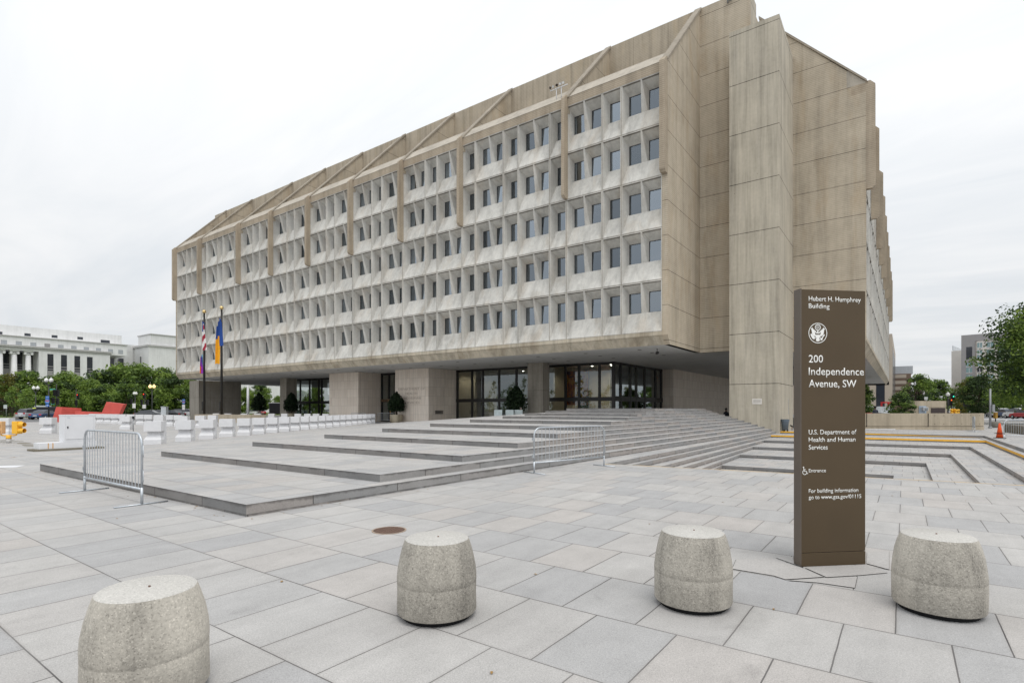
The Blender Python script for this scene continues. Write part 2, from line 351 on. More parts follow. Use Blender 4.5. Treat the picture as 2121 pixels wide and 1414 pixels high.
def glass_mat(name, tint, trans, refl, rough=0.0, vary=0.0):
    """coated glazing: a see-through part and a mirror part that grows towards grazing angles"""
    m = bpy.data.materials.new(name); m.use_nodes = True; t = m.node_tree; t.nodes.clear(); N = t.nodes.new; L = t.links.new
    out = N('ShaderNodeOutputMaterial'); tr = N('ShaderNodeBsdfTransparent'); tr.inputs[0].default_value = (*trans, 1)
    gl = N('ShaderNodeBsdfGlossy'); gl.inputs['Roughness'].default_value = rough; gl.inputs['Color'].default_value = (*tint, 1)
    oi = N('ShaderNodeObjectInfo'); ge = N('ShaderNodeNewGeometry'); ra = N('ShaderNodeMath'); ra.operation = 'ADD'; L(oi.outputs['Random'], ra.inputs[0]); L(ge.outputs['Random Per Island'], ra.inputs[1]); rf = N('ShaderNodeMath'); rf.operation = 'FRACT'; L(ra.outputs[0], rf.inputs[0])
    rm = N('ShaderNodeMapRange'); rm.inputs[3].default_value = 1.0-vary; rm.inputs[4].default_value = 1.0+vary; L(rf.outputs[0], rm.inputs[0])
    lw = N('ShaderNodeLayerWeight'); lw.inputs['Blend'].default_value = 0.35
    mr = N('ShaderNodeMapRange'); mr.inputs[1].default_value = 0.0; mr.inputs[2].default_value = 1.0; mr.inputs[3].default_value = refl; mr.inputs[4].default_value = 0.9
    L(lw.outputs['Facing'], mr.inputs[0])
    pw = N('ShaderNodeMath'); pw.operation = 'MULTIPLY'; pw.use_clamp = True; L(rm.outputs[0], pw.inputs[1]); L(mr.outputs[0], pw.inputs[0])
    mx = N('ShaderNodeMixShader'); L(pw.outputs[0], mx.inputs[0]); L(tr.outputs[0], mx.inputs[1]); L(gl.outputs[0], mx.inputs[2]); L(mx.outputs[0], out.inputs[0])
    M[name] = m; return m
glass_mat('window_glass', (0.62,0.70,0.78), (0.42,0.45,0.46), 0.20, 0.0, 0.35)
glass_mat('lobby_glass', (0.60,0.66,0.68), (0.60,0.64,0.62), 0.10)
glass_mat('car_glass', (0.8,0.85,0.9), (0.12,0.13,0.14), 0.12)
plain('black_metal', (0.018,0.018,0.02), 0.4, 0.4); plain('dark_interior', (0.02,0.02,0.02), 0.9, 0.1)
plain('bronze_frame', (0.014,0.013,0.012), 0.4, 0.4)
plain('curtain', (0.62,0.62,0.58), 0.9, 0.1)
plain('galvanised', (0.50,0.53,0.56), 0.38, 0.5, 0.75, 0.14, 12.0)
plain('white_paint', (0.68,0.685,0.70), 0.55, 0.3, 0, 0.03, 2.0); plain('white_lettering', (0.80,0.80,0.77), 0.6, 0.3, 0, 0.02)
plain('white_block', (0.66,0.66,0.67), 0.7, 0.2, 0, 0.035, 6.0)
plain('sign_brown', (0.083,0.059,0.034), 0.45, 0.22, 0, 0.07, 1.3)
plain('sign_side', (0.105,0.085,0.068), 0.35, 0.4, 0, 0.07, 2.0)
plain('red_steel', (0.56,0.095,0.075), 0.5, 0.3, 0, 0.10, 1.5)
plain('yellow_paint', (0.80,0.43,0.035), 0.55, 0.3, 0, 0.12, 5.0); plain('signal_yellow', (0.86,0.47,0.04), 0.45, 0.4, 0, 0.05)
plain('signal_face', (0.70,0.44,0.22), 0.6, 0.3); plain('lens_dark', (0.035,0.022,0.02), 0.25, 0.5)
plain('cone_orange', (0.75,0.09,0.02), 0.5, 0.3, 0, 0.08, 6.0); plain('rubber', (0.015,0.015,0.016), 0.8, 0.2)
plain('bin_grey', (0.115,0.145,0.175), 0.5, 0.3, 0, 0.05); plain('bark', (0.10,0.08,0.06), 0.9, 0.1, 0, 0.25, 9.0)
plain('rust', (0.20,0.125,0.095), 0.7, 0.3, 0.2, 0.2, 20.0); plain('rust_stain', (0.62,0.36,0.14), 0.8, 0.1)
plain('asphalt', (0.16,0.16,0.162), 0.85, 0.2, 0, 0.12, 1.2); plain('kerb', (0.42,0.41,0.39), 0.8, 0.2)
plain('beige_plaster', (0.30,0.27,0.21), 0.85, 0.15, 0, 0.06); plain('lobby_floor', (0.20,0.18,0.16), 0.35, 0.4)
plain('brass', (0.42,0.26,0.11), 0.35, 0.5, 0.6); plain('gold', (0.75,0.55,0.25), 0.3, 0.5, 0.8)
plain('steel_pole', (0.27,0.28,0.29), 0.5, 0.4, 0.3); plain('plaque', (0.66,0.63,0.58), 0.5, 0.3); plain('ink', (0.25,0.22,0.2), 0.7, 0.2)
plain('skin', (0.42,0.25,0.18), 0.6, 0.3); plain('dark_skin', (0.10,0.06,0.045), 0.6, 0.3); plain('hair_grey', (0.25,0.22,0.2), 0.8, 0.2); plain('hair_black', (0.015,0.013,0.012), 0.7, 0.2)
plain('maroon_cloth', (0.17,0.02,0.03), 0.9, 0.1); plain('dark_cloth', (0.02,0.022,0.03), 0.9, 0.1); plain('slate_cloth', (0.045,0.05,0.065), 0.9, 0.1); plain('blue_cloth', (0.10,0.17,0.33), 0.9, 0.1)
plain('road_sign_blue', (0.03,0.16,0.52), 0.5, 0.3); plain('road_sign_red', (0.5,0.03,0.04), 0.5, 0.3); plain('road_sign_green', (0.0,0.30,0.20), 0.5, 0.3); plain('road_sign_yellow', (0.75,0.85,0.05), 0.5, 0.3)
plain('light_facade', (0.60,0.57,0.53), 0.7, 0.2, 0, 0.05, 0.3); plain('grey_cladding', (0.29,0.28,0.28), 0.6, 0.3, 0, 0.06, 0.3); plain('tan_stone', (0.44,0.38,0.31), 0.7, 0.2, 0, 0.06, 0.3)
plain('dark_glazing', (0.03,0.035,0.045), 0.12, 0.6, 0, 0.2, 0.3); plain('teal_glazing', (0.20,0.30,0.31), 0.10, 0.6, 0, 0.3, 0.2); plain('brown_mesh', (0.16,0.11,0.08), 0.5, 0.3); plain('pale_glazing', (0.36,0.38,0.40), 0.12, 0.6)
plain('planter_soil', (0.03,0.022,0.016), 0.95, 0.1)
def lamp_mat(name, col, e):
    k = NT(name); k.b.inputs['Emission Color'].default_value = (*col, 1); k.b.inputs['Emission Strength'].default_value = e
    M[name] = k.done(col, 0.4, 0.3)
lamp_mat('red_light', (1.0,0.05,0.02), 1.6); lamp_mat('green_light', (0.05,0.9,0.6), 1.6); lamp_mat('downlight_glow', (1.0,0.93,0.8), 14.0); lamp_mat('lamp_lit', (1.0,0.72,0.35), 1.0); lamp_mat('hand_light', (1.0,0.16,0.03), 1.5)
plain('globe_glass', (0.78,0.78,0.76), 0.25, 0.5)
def leaf_mat(name, a, b, c):
    k = NT(name); r = k.n('ShaderNodeNewGeometry').outputs['Random Per Island']
    col = k.ramp(r, [(0.0, a), (0.5, b), (1.0, c)])
    big = k.noise(0.5, 3); g = k.mapr(big, 0.3, 0.7, 0.75, 1.25); col = k.mix(1.0, col, k.comb(g,g,g), 'MULTIPLY')
    tr = k.n('ShaderNodeBsdfTranslucent'); k.l(col, tr.inputs[0]); mx = k.n('ShaderNodeMixShader'); mx.inputs[0].default_value = 0.38
    m = k.done(col, 0.55, 0.3); out = k.t.nodes['Material Output']
    k.l(k.b.outputs[0], mx.inputs[1]); k.l(tr.outputs[0], mx.inputs[2]); k.l(mx.outputs[0], out.inputs[0]); M[name] = m
leaf_mat('leaf_mid', (0.065,0.115,0.024), (0.130,0.210,0.042), (0.210,0.300,0.068))
leaf_mat('leaf_bright', (0.100,0.165,0.025), (0.175,0.265,0.042), (0.260,0.350,0.075))
leaf_mat('leaf_dark', (0.022,0.042,0.016), (0.045,0.080,0.026), (0.080,0.130,0.040))
leaf_mat('leaf_olive', (0.085,0.095,0.02), (0.150,0.150,0.03), (0.230,0.205,0.045))
leaf_mat('leaf_topiary', (0.008,0.018,0.008), (0.016,0.034,0.014), (0.035,0.060,0.025))
leaf_mat('leaf_purple', (0.025,0.015,0.015), (0.045,0.028,0.025), (0.065,0.045,0.03))
plain('grass_green', (0.10,0.13,0.04), 0.9, 0.1, 0, 0.25, 0.6)
plain('flag_blue', (0.025,0.07,0.27), 0.8, 0.2); plain('flag_gold', (0.78,0.36,0.02), 0.8, 0.2); plain('flag_red', (0.33,0.03,0.05), 0.8, 0.2); plain('flag_white', (0.72,0.71,0.70), 0.8, 0.2)
plain('flag_purple', (0.24,0.04,0.36), 0.8, 0.2); plain('flag_orange', (0.72,0.12,0.02), 0.8, 0.2); plain('flag_cyan', (0.2,0.5,0.65), 0.8, 0.2); plain('flag_green', (0.02,0.25,0.08), 0.8, 0.2)
# ------------------------------------------------------------------ the ground
STEP_Y = [4.22, 7.04, 9.86, 12.70, 15.56, 18.45, 21.35, 24.15, 26.3, 28.6, 31.2]
STEP_Z = [0.18+0.146*k for k in range(11)]
def step_x(k, y): 
    f = (y-4.2)/38.3; return (-7.92-0.34*k)*(1-f) + (-7.71-0.46*k)*f
def ramp_z(x, y):
    """the plaza climbs beside the steps and fades towards the row of white blocks"""
    if x >= -18.0: return 0.0
    zr = 0.053*(y-4.22) if y < 33 else (1.52 if y < 37 else 1.52*(1-(y-37)/5.5))
    zr = max(0.0, min(1.52, zr))
    xd = -27.5-(y-10.6)*0.68
    t = max(0.0, min(1.0, (x-xd)/(-18.1-xd))) if xd < -18.2 else 1.0
    return zr*t
def lin(a, b, n): return [a+(b-a)*i/n for i in range(n+1)]
def add_grid(mb, xs, ys, zf, skip=None):
    n = len(mb.v); nx = len(xs)
    for y in ys:
        for x in xs: mb.v.append((x, y, zf(x, y)))
    for j in range(len(ys)-1):
        for i in range(nx-1):
            if skip and skip((xs[i]+xs[i+1])/2, (ys[j]+ys[j+1])/2): continue
            mb.f.append((n+j*nx+i, n+j*nx+i+1, n+(j+1)*nx+i+1, n+(j+1)*nx+i)); mb.m.append(0); mb.sm.append(False)
def edge_y(x): return 14.42+(x+7.12)*0.1157
YB = [42.87, 39.5, 35.7, 31.6, 27.7, 23.5, 19.6]           # back risers of the sunken court
XL0 = [-7.10, -6.90, -6.50, -6.20, -5.82, -5.50]; XL1 = [-7.46, -7.20, -6.89, -6.66, -6.41, -6.15]; XLY = [42.87, 39.02, 35.0, 31.2, 27.35, 23.3]
XR = [40.0, 3.9, 3.66, 2.71, 1.72, 0.73, -0.29, -1.3]
def court_x(j, y):
    f = (y-15.5)/(XLY[j]-15.5); return XL0[j]*(1-f) + XL1[j]*f
mb = MB()
add_grid(mb, [-86, -18.1, -8.6, 40], [-30, 4.22], lambda x, y: 0.0)
add_grid(mb, lin(-86, -18.1, 40), lin(4.22, 45.0, 28), ramp_z)
add_grid(mb, [-86, -18.1, -8.6], [45.0, 125.0], lambda x, y: 0.0)
add_grid(mb, [-18.1, -8.6], [42.5, 45.0], lambda x, y: 0.0)
add_grid(mb, [-8.6, 40], [4.22, 13.9], lambda x, y: 0.0)
mb.face([(-8.6,13.9,0), (40,13.9,0), (40,edge_y(40),0), (-7.12,edge_y(-7.12),0), (-8.6,edge_y(-7.12),0)])
mb.face([(-8.6,14.42,0), (-7.10,14.42,0), (-7.46,42.87,0), (-8.6,42.87,0)])
def land_z(x, y): return -0.12*max(0.0, min(1.0, (x+3)/7.0))
add_grid(mb, [-8.6, -7.46, -3, -1, 1, 3, 3.9, 8, 40], [42.87, 48, 60, 125], land_z)
mb.face([(3.66,15.7,-0.15), (40,edge_y(40),-0.15), (40,42.87,-0.13), (3.66,42.87,-0.13)])
plaza = struct(mb.obj('plaza', M['granite_paving']))
# the sunken court with its L-shaped steps
mb = MB(); edge = MB(); yel = MB(); RZ = [-0.15*j for j in range(8)]
for j in range(1, 7):
    z = RZ[j]; y1 = YB[j-1]; y0 = YB[j] if j < 6 else 14.0
    xl = lambda y, q=j-1: court_x(q, y)
    xr1 = XR[j] if j > 0 else 3.66
    # back strip and right strip of this level (treads)
    inner = XR[j+1] if j < 6 else XR[j]
    nxt = YB[j] if j < 6 else 14.0
    yl = nxt-0.0
    mb.face([(court_x(j-1, yl)-0.02, yl, z), (XR[j], yl, z), (XR[j], y1, z), (court_x(j-1, y1)-0.02, y1, z)], 0)
    if j < 6:
        mb.face([(XR[j+1], 13.6, z), (XR[j], 13.6, z), (XR[j], yl, z), (XR[j+1], yl, z)], 0)
        mb.face([(court_x(j-1, 13.9)-0.02, 13.9, z), (court_x(j, 13.9), 13.9, z), (court_x(j, yl), yl, z), (court_x(j-1, yl)-0.02, yl, z)], 0)
    zt = RZ[j-1]
    mb.face([(court_x(j-1, y1), y1, z-0.01), (XR[j], y1, z-0.01), (XR[j], y1, zt), (court_x(j-1, y1), y1, zt)], 1)      # back riser
    if j > 1 or True:
        mb.face([(XR[j], y1, z-0.01), (XR[j], 13.6, z-0.01), (XR[j], 13.6, zt), (XR[j], y1, zt)], 2)
    mb.face([(court_x(j-1, y1), y1, zt), (court_x(j-1, 13.9), 13.9, zt), (court_x(j-1, 13.9), 13.9, z-0.01), (court_x(j-1, y1), y1, z-0.01)], 2)
# wall below the near rim
mb.face([(-8.0,edge_y(-8.0)+0.01,-1.2), (12,edge_y(12)+0.01,-1.2), (12,edge_y(12)+0.01,-0.003), (-8.0,edge_y(-8.0)+0.01,-0.003)], 1)
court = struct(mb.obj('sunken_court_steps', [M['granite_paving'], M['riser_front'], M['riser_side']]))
# yellow nosings painted on the two upper steps, and the worn yellow line on the near rim
mb = MB()
def strip(mb, a, b, w, z0, drop):
    a = Vector((a[0], a[1], z0)); b = Vector((b[0], b[1], z0)); d = (b-a).normalized(); n = Vector((-d.y, d.x, 0))*w
    mb.face([a, b, b+n, a+n]); 
    if drop: mb.face([a-Vector((0,0,drop)), b-Vector((0,0,drop)), b, a])
for xa, xb in ((-7.46,-3.0),(-3.0,1.0),(1.0,3.7)):
    za, zb_ = land_z(xa,0)+0.005, land_z(xb,0)+0.005; da, db = [0.09 if x_ < -2.9 else max(0.004, 0.09*(3.8-x_)/6.8) for x_ in (xa, xb)]
    mb.face([(xa,42.862,za-da), (xb,42.862,zb_-db), (xb,42.862,zb_), (xa,42.862,za)])
    mb.face([(xa,42.862,za), (xb,42.862,zb_), (xb,42.95,zb_), (xa,42.95,za)])
mb.face([(-7.20,39.492,-0.235), (3.66,39.492,-0.235), (3.66,39.492,-0.146), (-7.20,39.492,-0.146)])
mb.face([(-7.20,39.492,-0.146), (3.652,39.492,-0.146), (3.74,39.58,-0.146), (-7.20,39.58,-0.146)])
mb.face([(3.652,39.492,-0.235), (3.652,15,-0.235), (3.652,15,-0.146), (3.652,39.492,-0.146)])
mb.face([(3.652,39.492,-0.146), (3.652,15,-0.146), (3.74,15,-0.146), (3.74,39.58,-0.146)])
struct(mb.obj('yellow_step_nosing', M['yellow_paint']))
k = NT('worn_edge'); f = k.noise(1.2, 4); M['worn_edge'] = k.done(k.mix(k.mapr(f, 0.35, 0.6, 0, 1), (0.55,0.50,0.44), (0.78,0.55,0.25)), 0.7, 0.2)
mb = MB(); a = (-7.12, edge_y(-7.12)); b = (12, edge_y(12))
mb.face([(a[0],a[1]-0.05,0.004), (b[0],b[1]-0.05,0.004), (b[0],b[1]+0.012,0.004), (a[0],a[1]+0.012,0.004)])
struct(mb.obj('rim_line', M['worn_edge']))
# the broad granite steps
mb = MB()
for k in range(11):
    z = STEP_Z[k]; zb = STEP_Z[k-1] if k else -0.03
    ya = STEP_Y[k]; yb = STEP_Y[k+1] if k < 10 else 42.5
    xa, xb = step_x(k, ya), step_x(k, 42.5)
    if k < 10:
        ym = STEP_Y[k+1]
        mb.face([(-18.1,ya,z), (xa,ya,z), (step_x(k,ym),ym,z), (-18.1,ym,z)], 0)
        mb.face([(step_x(k+1,ym)-0.03,ym,z), (step_x(k,ym),ym,z), (xb,42.5,z), (step_x(k+1,42.5)-0.03,42.5,z)], 0)
    else:
        mb.face([(-18.1,ya,z), (xa,ya,z), (xb,42.5,z), (-18.1,42.5,z)], 0)
    mb.face([(-18.1,ya,zb-0.01), (xa,ya,zb-0.01), (xa,ya,z), (-18.1,ya,z)], 1)
    mb.face([(xa,ya,zb-0.01), (xb,42.5,zb-0.01), (xb,42.5,z), (xa,ya,z)], 2)
    yn = STEP_Y[k+1] if k < 10 else 42.5
    mb.face([(-18.1,yn,-0.2), (-18.1,ya,-0.2), (-18.1,ya,z), (-18.1,yn,z)], 2)
    mb.face([(xb,42.5,-0.2), (step_x(k+1,42.5) if k < 10 else -18.1,42.5,-0.2), (step_x(k+1,42.5) if k < 10 else -18.1,42.5,z), (xb,42.5,z)], 1)
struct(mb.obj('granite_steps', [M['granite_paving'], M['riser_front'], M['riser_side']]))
# a thin dark drip stain under two of the front edges
# streets, grass and the land beyond
mb = MB(); mb.face([(-118,-60,-0.05), (-86,-60,-0.05), (-86,300,-0.05), (-118,300,-0.05)])
mb.face([(-86,125.0,-0.05), (60,125.0,-0.05), (60,300,-0.05), (-86,300,-0.05)])
mb.face([(-86,-60,-0.05), (60,-60,-0.05), (60,-30,-0.05), (-86,-30,-0.05)])
mb.face([(40,-30,-0.16), (60,-30,-0.16), (60,125,-0.16), (40,125,-0.16)])
struct(mb.obj('road', M['asphalt']))
mb = MB(); mb.box(-118.5,-118,-60,300,-0.05,0.10); struct(mb.obj('kerb', M['kerb']))
mb = MB(); mb.box(-121.5,-118.5,-60,300,-0.05,0.096); struct(mb.obj('far_pavement', M['kerb']))
mb = MB(); mb.face([(-230,-60,0.05), (-121.5,-60,0.05), (-121.5,300,0.05), (-230,300,0.05)]); struct(mb.obj('lawn', M['grass_green']))
mb = MB()
R_ = 1800
for q in ([(-R_,-R_),(R_,-R_),(R_,-60),(-R_,-60)], [(-R_,300),(R_,300),(R_,R_),(-R_,R_)], [(-R_,-60),(-230,-60),(-230,300),(-R_,300)], [(60,-60),(R_,-60),(R_,300),(60,300)]):
    mb.face([(x, y, -0.06) for x, y in q])
struct(mb.obj('ground', M['asphalt']))
mb = MB()
for y in range(-50, 290, 9): mb.face([(-102.1,y,-0.045), (-101.9,y,-0.045), (-101.9,y+3,-0.045), (-102.1,y+3,-0.045)])
for i in range(6): mb.face([(-91-i*1.2,8,-0.045), (-90.4-i*1.2,8,-0.045), (-90.4-i*1.2,11,-0.045), (-91-i*1.2,11,-0.045)])
struct(mb.obj('road_marking', M['flag_white']))

# ------------------------------------------------------------------ the office building
YF, U0, UW = 37.06, -89.69, 1.5494
Z0, FH, NF = 7.062, 3.66, 5
XE, XC_, YC_, XRW, YRW = -13.37, -9.6, 44.48, -2.29, 48.4
ZS, ZTOP, ZPAR = 6.15, 33.95, 25.36
BAYS = [5,7,5,5,5,5,5,7,5]
CELLS = []                                                 # (u0, u1, windows)
u = 0
for b in BAYS:
    for c in ((2,1,2) if b == 5 else (1,2,1,2,1)): CELLS.append((u, u+c, c)); u += c
FINS = [0]
for b in BAYS: FINS.append(FINS[-1]+b)
bld = thing('office_building', 'long brown and grey concrete office building raised over an open ground floor', 'building', (0,0,0))
concrete('drip_shadow', (0.20,0.185,0.16), 0.2, 0.3)  # dark strip under each window head paints in the shadow of a drip groove
def facade(mb, cells=CELLS):
    """precast panels in local axes: X along, Y into the wall, Z up; origin at unit 0 of the front face"""
    rim, sp, dp, ds = 0.075, 0.215, 0.80, 0.62
    for (a, b, n) in cells:
        xa, xb = a*UW, b*UW
        for r in range(NF):
            zb, zt = Z0+r*FH, Z0+(r+1)*FH
            gx, gz = 0.028, 0.024
            o = [(xa+gx,zb+gz),(xb-gx,zb+gz),(xb-gx,zt-gz),(xa+gx,zt-gz)]
            xl, xr, zl, zh = xa+rim, xb-rim, zb+0.065, zt-0.085
            i = [(xl,zl),(xr,zl),(xr,zh),(xl,zh)]
            for q in range(4):
                p = (q+1) % 4
                mb.face([(o[q][0],0,o[q][1]),(o[p][0],0,o[p][1]),(i[p][0],0,i[p][1]),(i[q][0],0,i[q][1])])
                mb.face([(o[q][0],0.06,o[q][1]),(o[p][0],0.06,o[p][1]),(o[p][0],0,o[p][1]),(o[q][0],0,o[q][1])])
            f = ds/dp; zs, zw = zb+1.53, zb+3.06
            L, R = xl+sp, xr-sp
            mb.face([(xl,0,zl),(xl,0,zh),(L,dp,zw),(L,dp,zs),(xl+sp*f,ds,zs)])
            mb.face([(xr,0,zh),(xr,0,zl),(xr-sp*f,ds,zs),(R,dp,zs),(R,dp,zw)])
            e = 0.13; xq, xw, zq = xl+sp*e, xr-sp*e, zh+(zw-zh)*e
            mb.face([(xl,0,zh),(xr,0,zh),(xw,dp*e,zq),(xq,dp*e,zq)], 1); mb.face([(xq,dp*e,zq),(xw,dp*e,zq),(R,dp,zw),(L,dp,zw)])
            mb.face([(xl,0,zl),(xl+sp*f,ds,zs),(xr-sp*f,ds,zs),(xr,0,zl)])
            mb.face([(xl+sp*f,ds,zs),(L,dp,zs),(R,dp,zs),(xr-sp*f,ds,zs)])
            if n == 2:
                c = (xa+xb)/2; t, wv = 0.05, 0.285; hb = t+(wv-t)*f
                mb.face([(c-t,0.004,zh),(c-hb,ds,zs),(c+hb,ds,zs),(c+t,0.004,zh)])
                mb.face([(c-t,0.004,zh),(c-wv,dp,zw),(c-wv,dp,zs),(c-hb,ds,zs)])
                mb.face([(c+t,0.004,zh),(c+hb,ds,zs),(c+wv,dp,zs),(c+wv,dp,zw)])
    # backing behind the joints
    W_ = cells[-1][1]*UW
def windows_of(cells=CELLS):
    out = []
    for (a, b, n) in cells:
        xa, xb = a*UW, b*UW; L, R = xa+0.29, xb-0.29
        for r in range(NF):
            zs, zw = Z0+r*FH+1.53, Z0+r*FH+3.06
            if n == 1: out.append((L, R, zs, zw, r))
            else:
                c = (xa+xb)/2; out.append((L, c-0.285, zs, zw, r)); out.append((c+0.285, R, zs, zw, r))
    return out
def joint_back(mb, cells=CELLS):
    W_ = cells[-1][1]*UW
    us = sorted(set([c[0] for c in cells]+[cells[-1][1]]))
    for u_ in us: mb.box(u_*UW-0.05, u_*UW+0.05, 0.02, 0.16, Z0, Z0+NF*FH)
    for r in range(NF+1): mb.box(0, W_, 0.021, 0.05, Z0+r*FH-0.04, Z0+r*FH+0.04)
frontM = Matrix.Translation((U0, YF, 0))
rightM = Matrix(((0,-1,0,XRW),(1,0,0,YRW+0.40),(0,0,1,0),(0,0,0,1)))
for nm, mt in (('front', frontM), ('right', rightM)):
    mb = MB(); facade(mb); o = mb.obj('precast_facade', [M['precast'], M['drip_shadow']], bld); o.matrix_local = mt
    mb = MB(); joint_back(mb); o = mb.obj('joint_strip', M['rib_coping'], bld); o.matrix_local = mt
# windows: a dark frame with a dark room behind, and a pane (sub-part)
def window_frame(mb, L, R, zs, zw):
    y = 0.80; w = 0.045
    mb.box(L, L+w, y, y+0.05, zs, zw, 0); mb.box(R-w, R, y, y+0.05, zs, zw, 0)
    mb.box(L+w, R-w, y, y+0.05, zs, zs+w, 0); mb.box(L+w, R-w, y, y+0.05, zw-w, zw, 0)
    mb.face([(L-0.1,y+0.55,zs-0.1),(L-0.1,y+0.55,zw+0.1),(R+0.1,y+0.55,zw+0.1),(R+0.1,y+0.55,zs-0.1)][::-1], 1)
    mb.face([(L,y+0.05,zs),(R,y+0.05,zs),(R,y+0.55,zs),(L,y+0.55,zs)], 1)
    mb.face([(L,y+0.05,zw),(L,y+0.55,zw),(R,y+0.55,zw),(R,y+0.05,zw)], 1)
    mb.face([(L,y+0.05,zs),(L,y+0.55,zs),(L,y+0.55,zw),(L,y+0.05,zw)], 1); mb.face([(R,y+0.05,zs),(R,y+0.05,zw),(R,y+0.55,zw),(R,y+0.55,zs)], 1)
def window_pane(mb, L, R, zs, zw, m=0):
    mb.face([(L+0.04,0.825,zs+0.04),(R-0.04,0.825,zs+0.04),(R-0.04,0.825,zw-0.04),(L+0.04,0.825,zw-0.04)], m)
def swag(mb, L, R, zs, zw):
    n = 14; ztop = zw-0.05
    for i in range(n):
        a, b = i/n, (i+1)/n
        za, zb_ = [ztop-0.10-0.34*math.sin(math.pi*t)**0.8 for t in (a, b)]
        xa, xb = L+(R-L)*a, L+(R-L)*b; ya, yb = 0.95+0.02*math.sin(a*40), 0.95+0.02*math.sin(b*40)
        mb.face([(xa,ya,za),(xb,yb,zb_),(xb,yb,ztop),(xa,ya,ztop)])
    for s_ in (0, 1):
        for i in range(6):
            x0 = (L+0.03*i) if s_ == 0 else (R-0.03*i-0.03); hh = 1.42-0.13*i
            mb.face([(x0,0.96+0.02*(i%2),zw-hh),(x0+0.03,0.96+0.02*((i+1)%2),zw-hh),(x0+0.03,0.96+0.02*((i+1)%2),ztop),(x0,0.96+0.02*(i%2),ztop)])
ww = windows_of(); ww.sort(key=lambda w: -w[0])
near, far = ww[:100], ww[100:]
protos = {}
for (L, R, zs, zw, r) in near:
    key = round(R-L, 3)
    if key not in protos:
        a = MB(); window_frame(a, 0, R-L, 0, zw-zs); b = MB(); window_pane(b, 0, R-L, 0, zw-zs); c = MB(); swag(c, 0, R-L, 0, zw-zs)
        protos[key] = (a.mesh('window', [M['black_metal'], M['dark_interior']]), b.mesh('pane', M['window_glass']), c.mesh('curtain', M['curtain']))
    fr, pn, cu = protos[key]
    o = bpy.data.objects.new('window', fr); C.objects.link(o); o.parent = bld; o.location = (U0+L, YF, zs)
    p = bpy.data.objects.new('pane', pn); C.objects.link(p); p.parent = o
    if r <= 2:
        p = bpy.data.objects.new('curtain', cu); C.objects.link(p); p.parent = o
rb_ = random.Random(3)
blinds = {}
for o in [o for o in bld.children if o.name.startswith('window') and not o.get('kind')]:
    if o.location.z > Z0+3*FH and rb_.random() < 0.45 or rb_.random() < 0.12:
        w_ = max(v.co.x for v in o.data.vertices)-0.1; hb = rb_.choice((0.35,0.6,0.9,1.35))
        if (round(w_,2), hb) not in blinds:
            q = MB(); q.box(0.06, w_-0.06, 0.90, 0.92, 1.53-hb, 1.47); blinds[(round(w_,2), hb)] = q.mesh('blind', M['curtain'])
        p = bpy.data.objects.new('blind', blinds[(round(w_,2), hb)]); C.objects.link(p); p.parent = o
mb = MB(); rl = MB()
for (L, R, zs, zw, r) in far: window_frame(mb, L, R, zs, zw); window_pane(mb, L, R, zs, zw, 2)
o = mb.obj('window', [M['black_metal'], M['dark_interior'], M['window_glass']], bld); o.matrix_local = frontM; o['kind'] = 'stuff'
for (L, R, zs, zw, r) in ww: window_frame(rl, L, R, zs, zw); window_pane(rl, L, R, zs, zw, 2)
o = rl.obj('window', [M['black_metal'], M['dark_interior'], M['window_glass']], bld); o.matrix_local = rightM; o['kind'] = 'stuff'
# band, chamfer and parapet along a facade (local axes as above)
FW = 49*UW
def belt(mb):
    e0, e1 = 0.0, FW
    prof = [(0.0, Z0+0.0), (0.0, 6.80), (0.10, 6.72), (0.48, ZS), (0.482, Z0)]
    for i in range(len(FINS)-1):                                        # one length per bay with an open joint between
        a = e0 if i == 0 else FINS[i]*UW+0.012; b = e1 if i == len(FINS)-2 else FINS[i+1]*UW-0.012
        mb.prism([(a, p[0], p[1]) for p in prof][::-1], (b-a, 0, 0))
def parapet(mb, mc):
    e0, e1 = -0.40, FW+0.397
    for i in range(len(FINS)-1):
        a = e0 if i == 0 else FINS[i]*UW+0.01; b = e1 if i == len(FINS)-2 else FINS[i+1]*UW-0.01
        m_ = (a+b)/2
        for a_, b_ in ((a, m_-0.008), (m_+0.008, b)):
            mb.box(a_, b_, -0.02, 0.30, ZPAR-0.02, 26.0)
            mc.prism([(a_, -0.05, 26.0), (a_, 1.15, 27.27), (a_, 1.25, 27.27), (a_, 1.25, 26.0)][::-1], (b_-a_, 0, 0))
    mb.box(e0, e1, 0.30, 0.95, 25.3, 26.0)
def fin(mb, mc, x, hw):
    mb.prism([(x-hw,-0.57,18.25),(x-hw,-0.57,25.75),(x-hw,-0.25,26.1),(x-hw,0.02,26.1),(x-hw,0.02,18.05),(x-hw,-0.40,18.05)], (2*hw,0,0))
def rib(mb, mc, x):
    hw = 0.16; y1 = YC_-YF; sl = (ZTOP-26.0)/y1
    mb.prism([(x-hw,0.02,26.0),(x-hw,y1,ZTOP-0.05),(x-hw,y1,24.8),(x-hw,0.02,24.8)], (2*hw,0,0))
    hw2 = 0.27
    mc.prism([(x-hw2,-0.10,25.98),(x-hw2,-0.02,26.22),(x-hw2,y1+0.03,ZTOP+0.12),(x-hw2,y1+0.03,ZTOP-0.10)], (2*hw2,0,0))
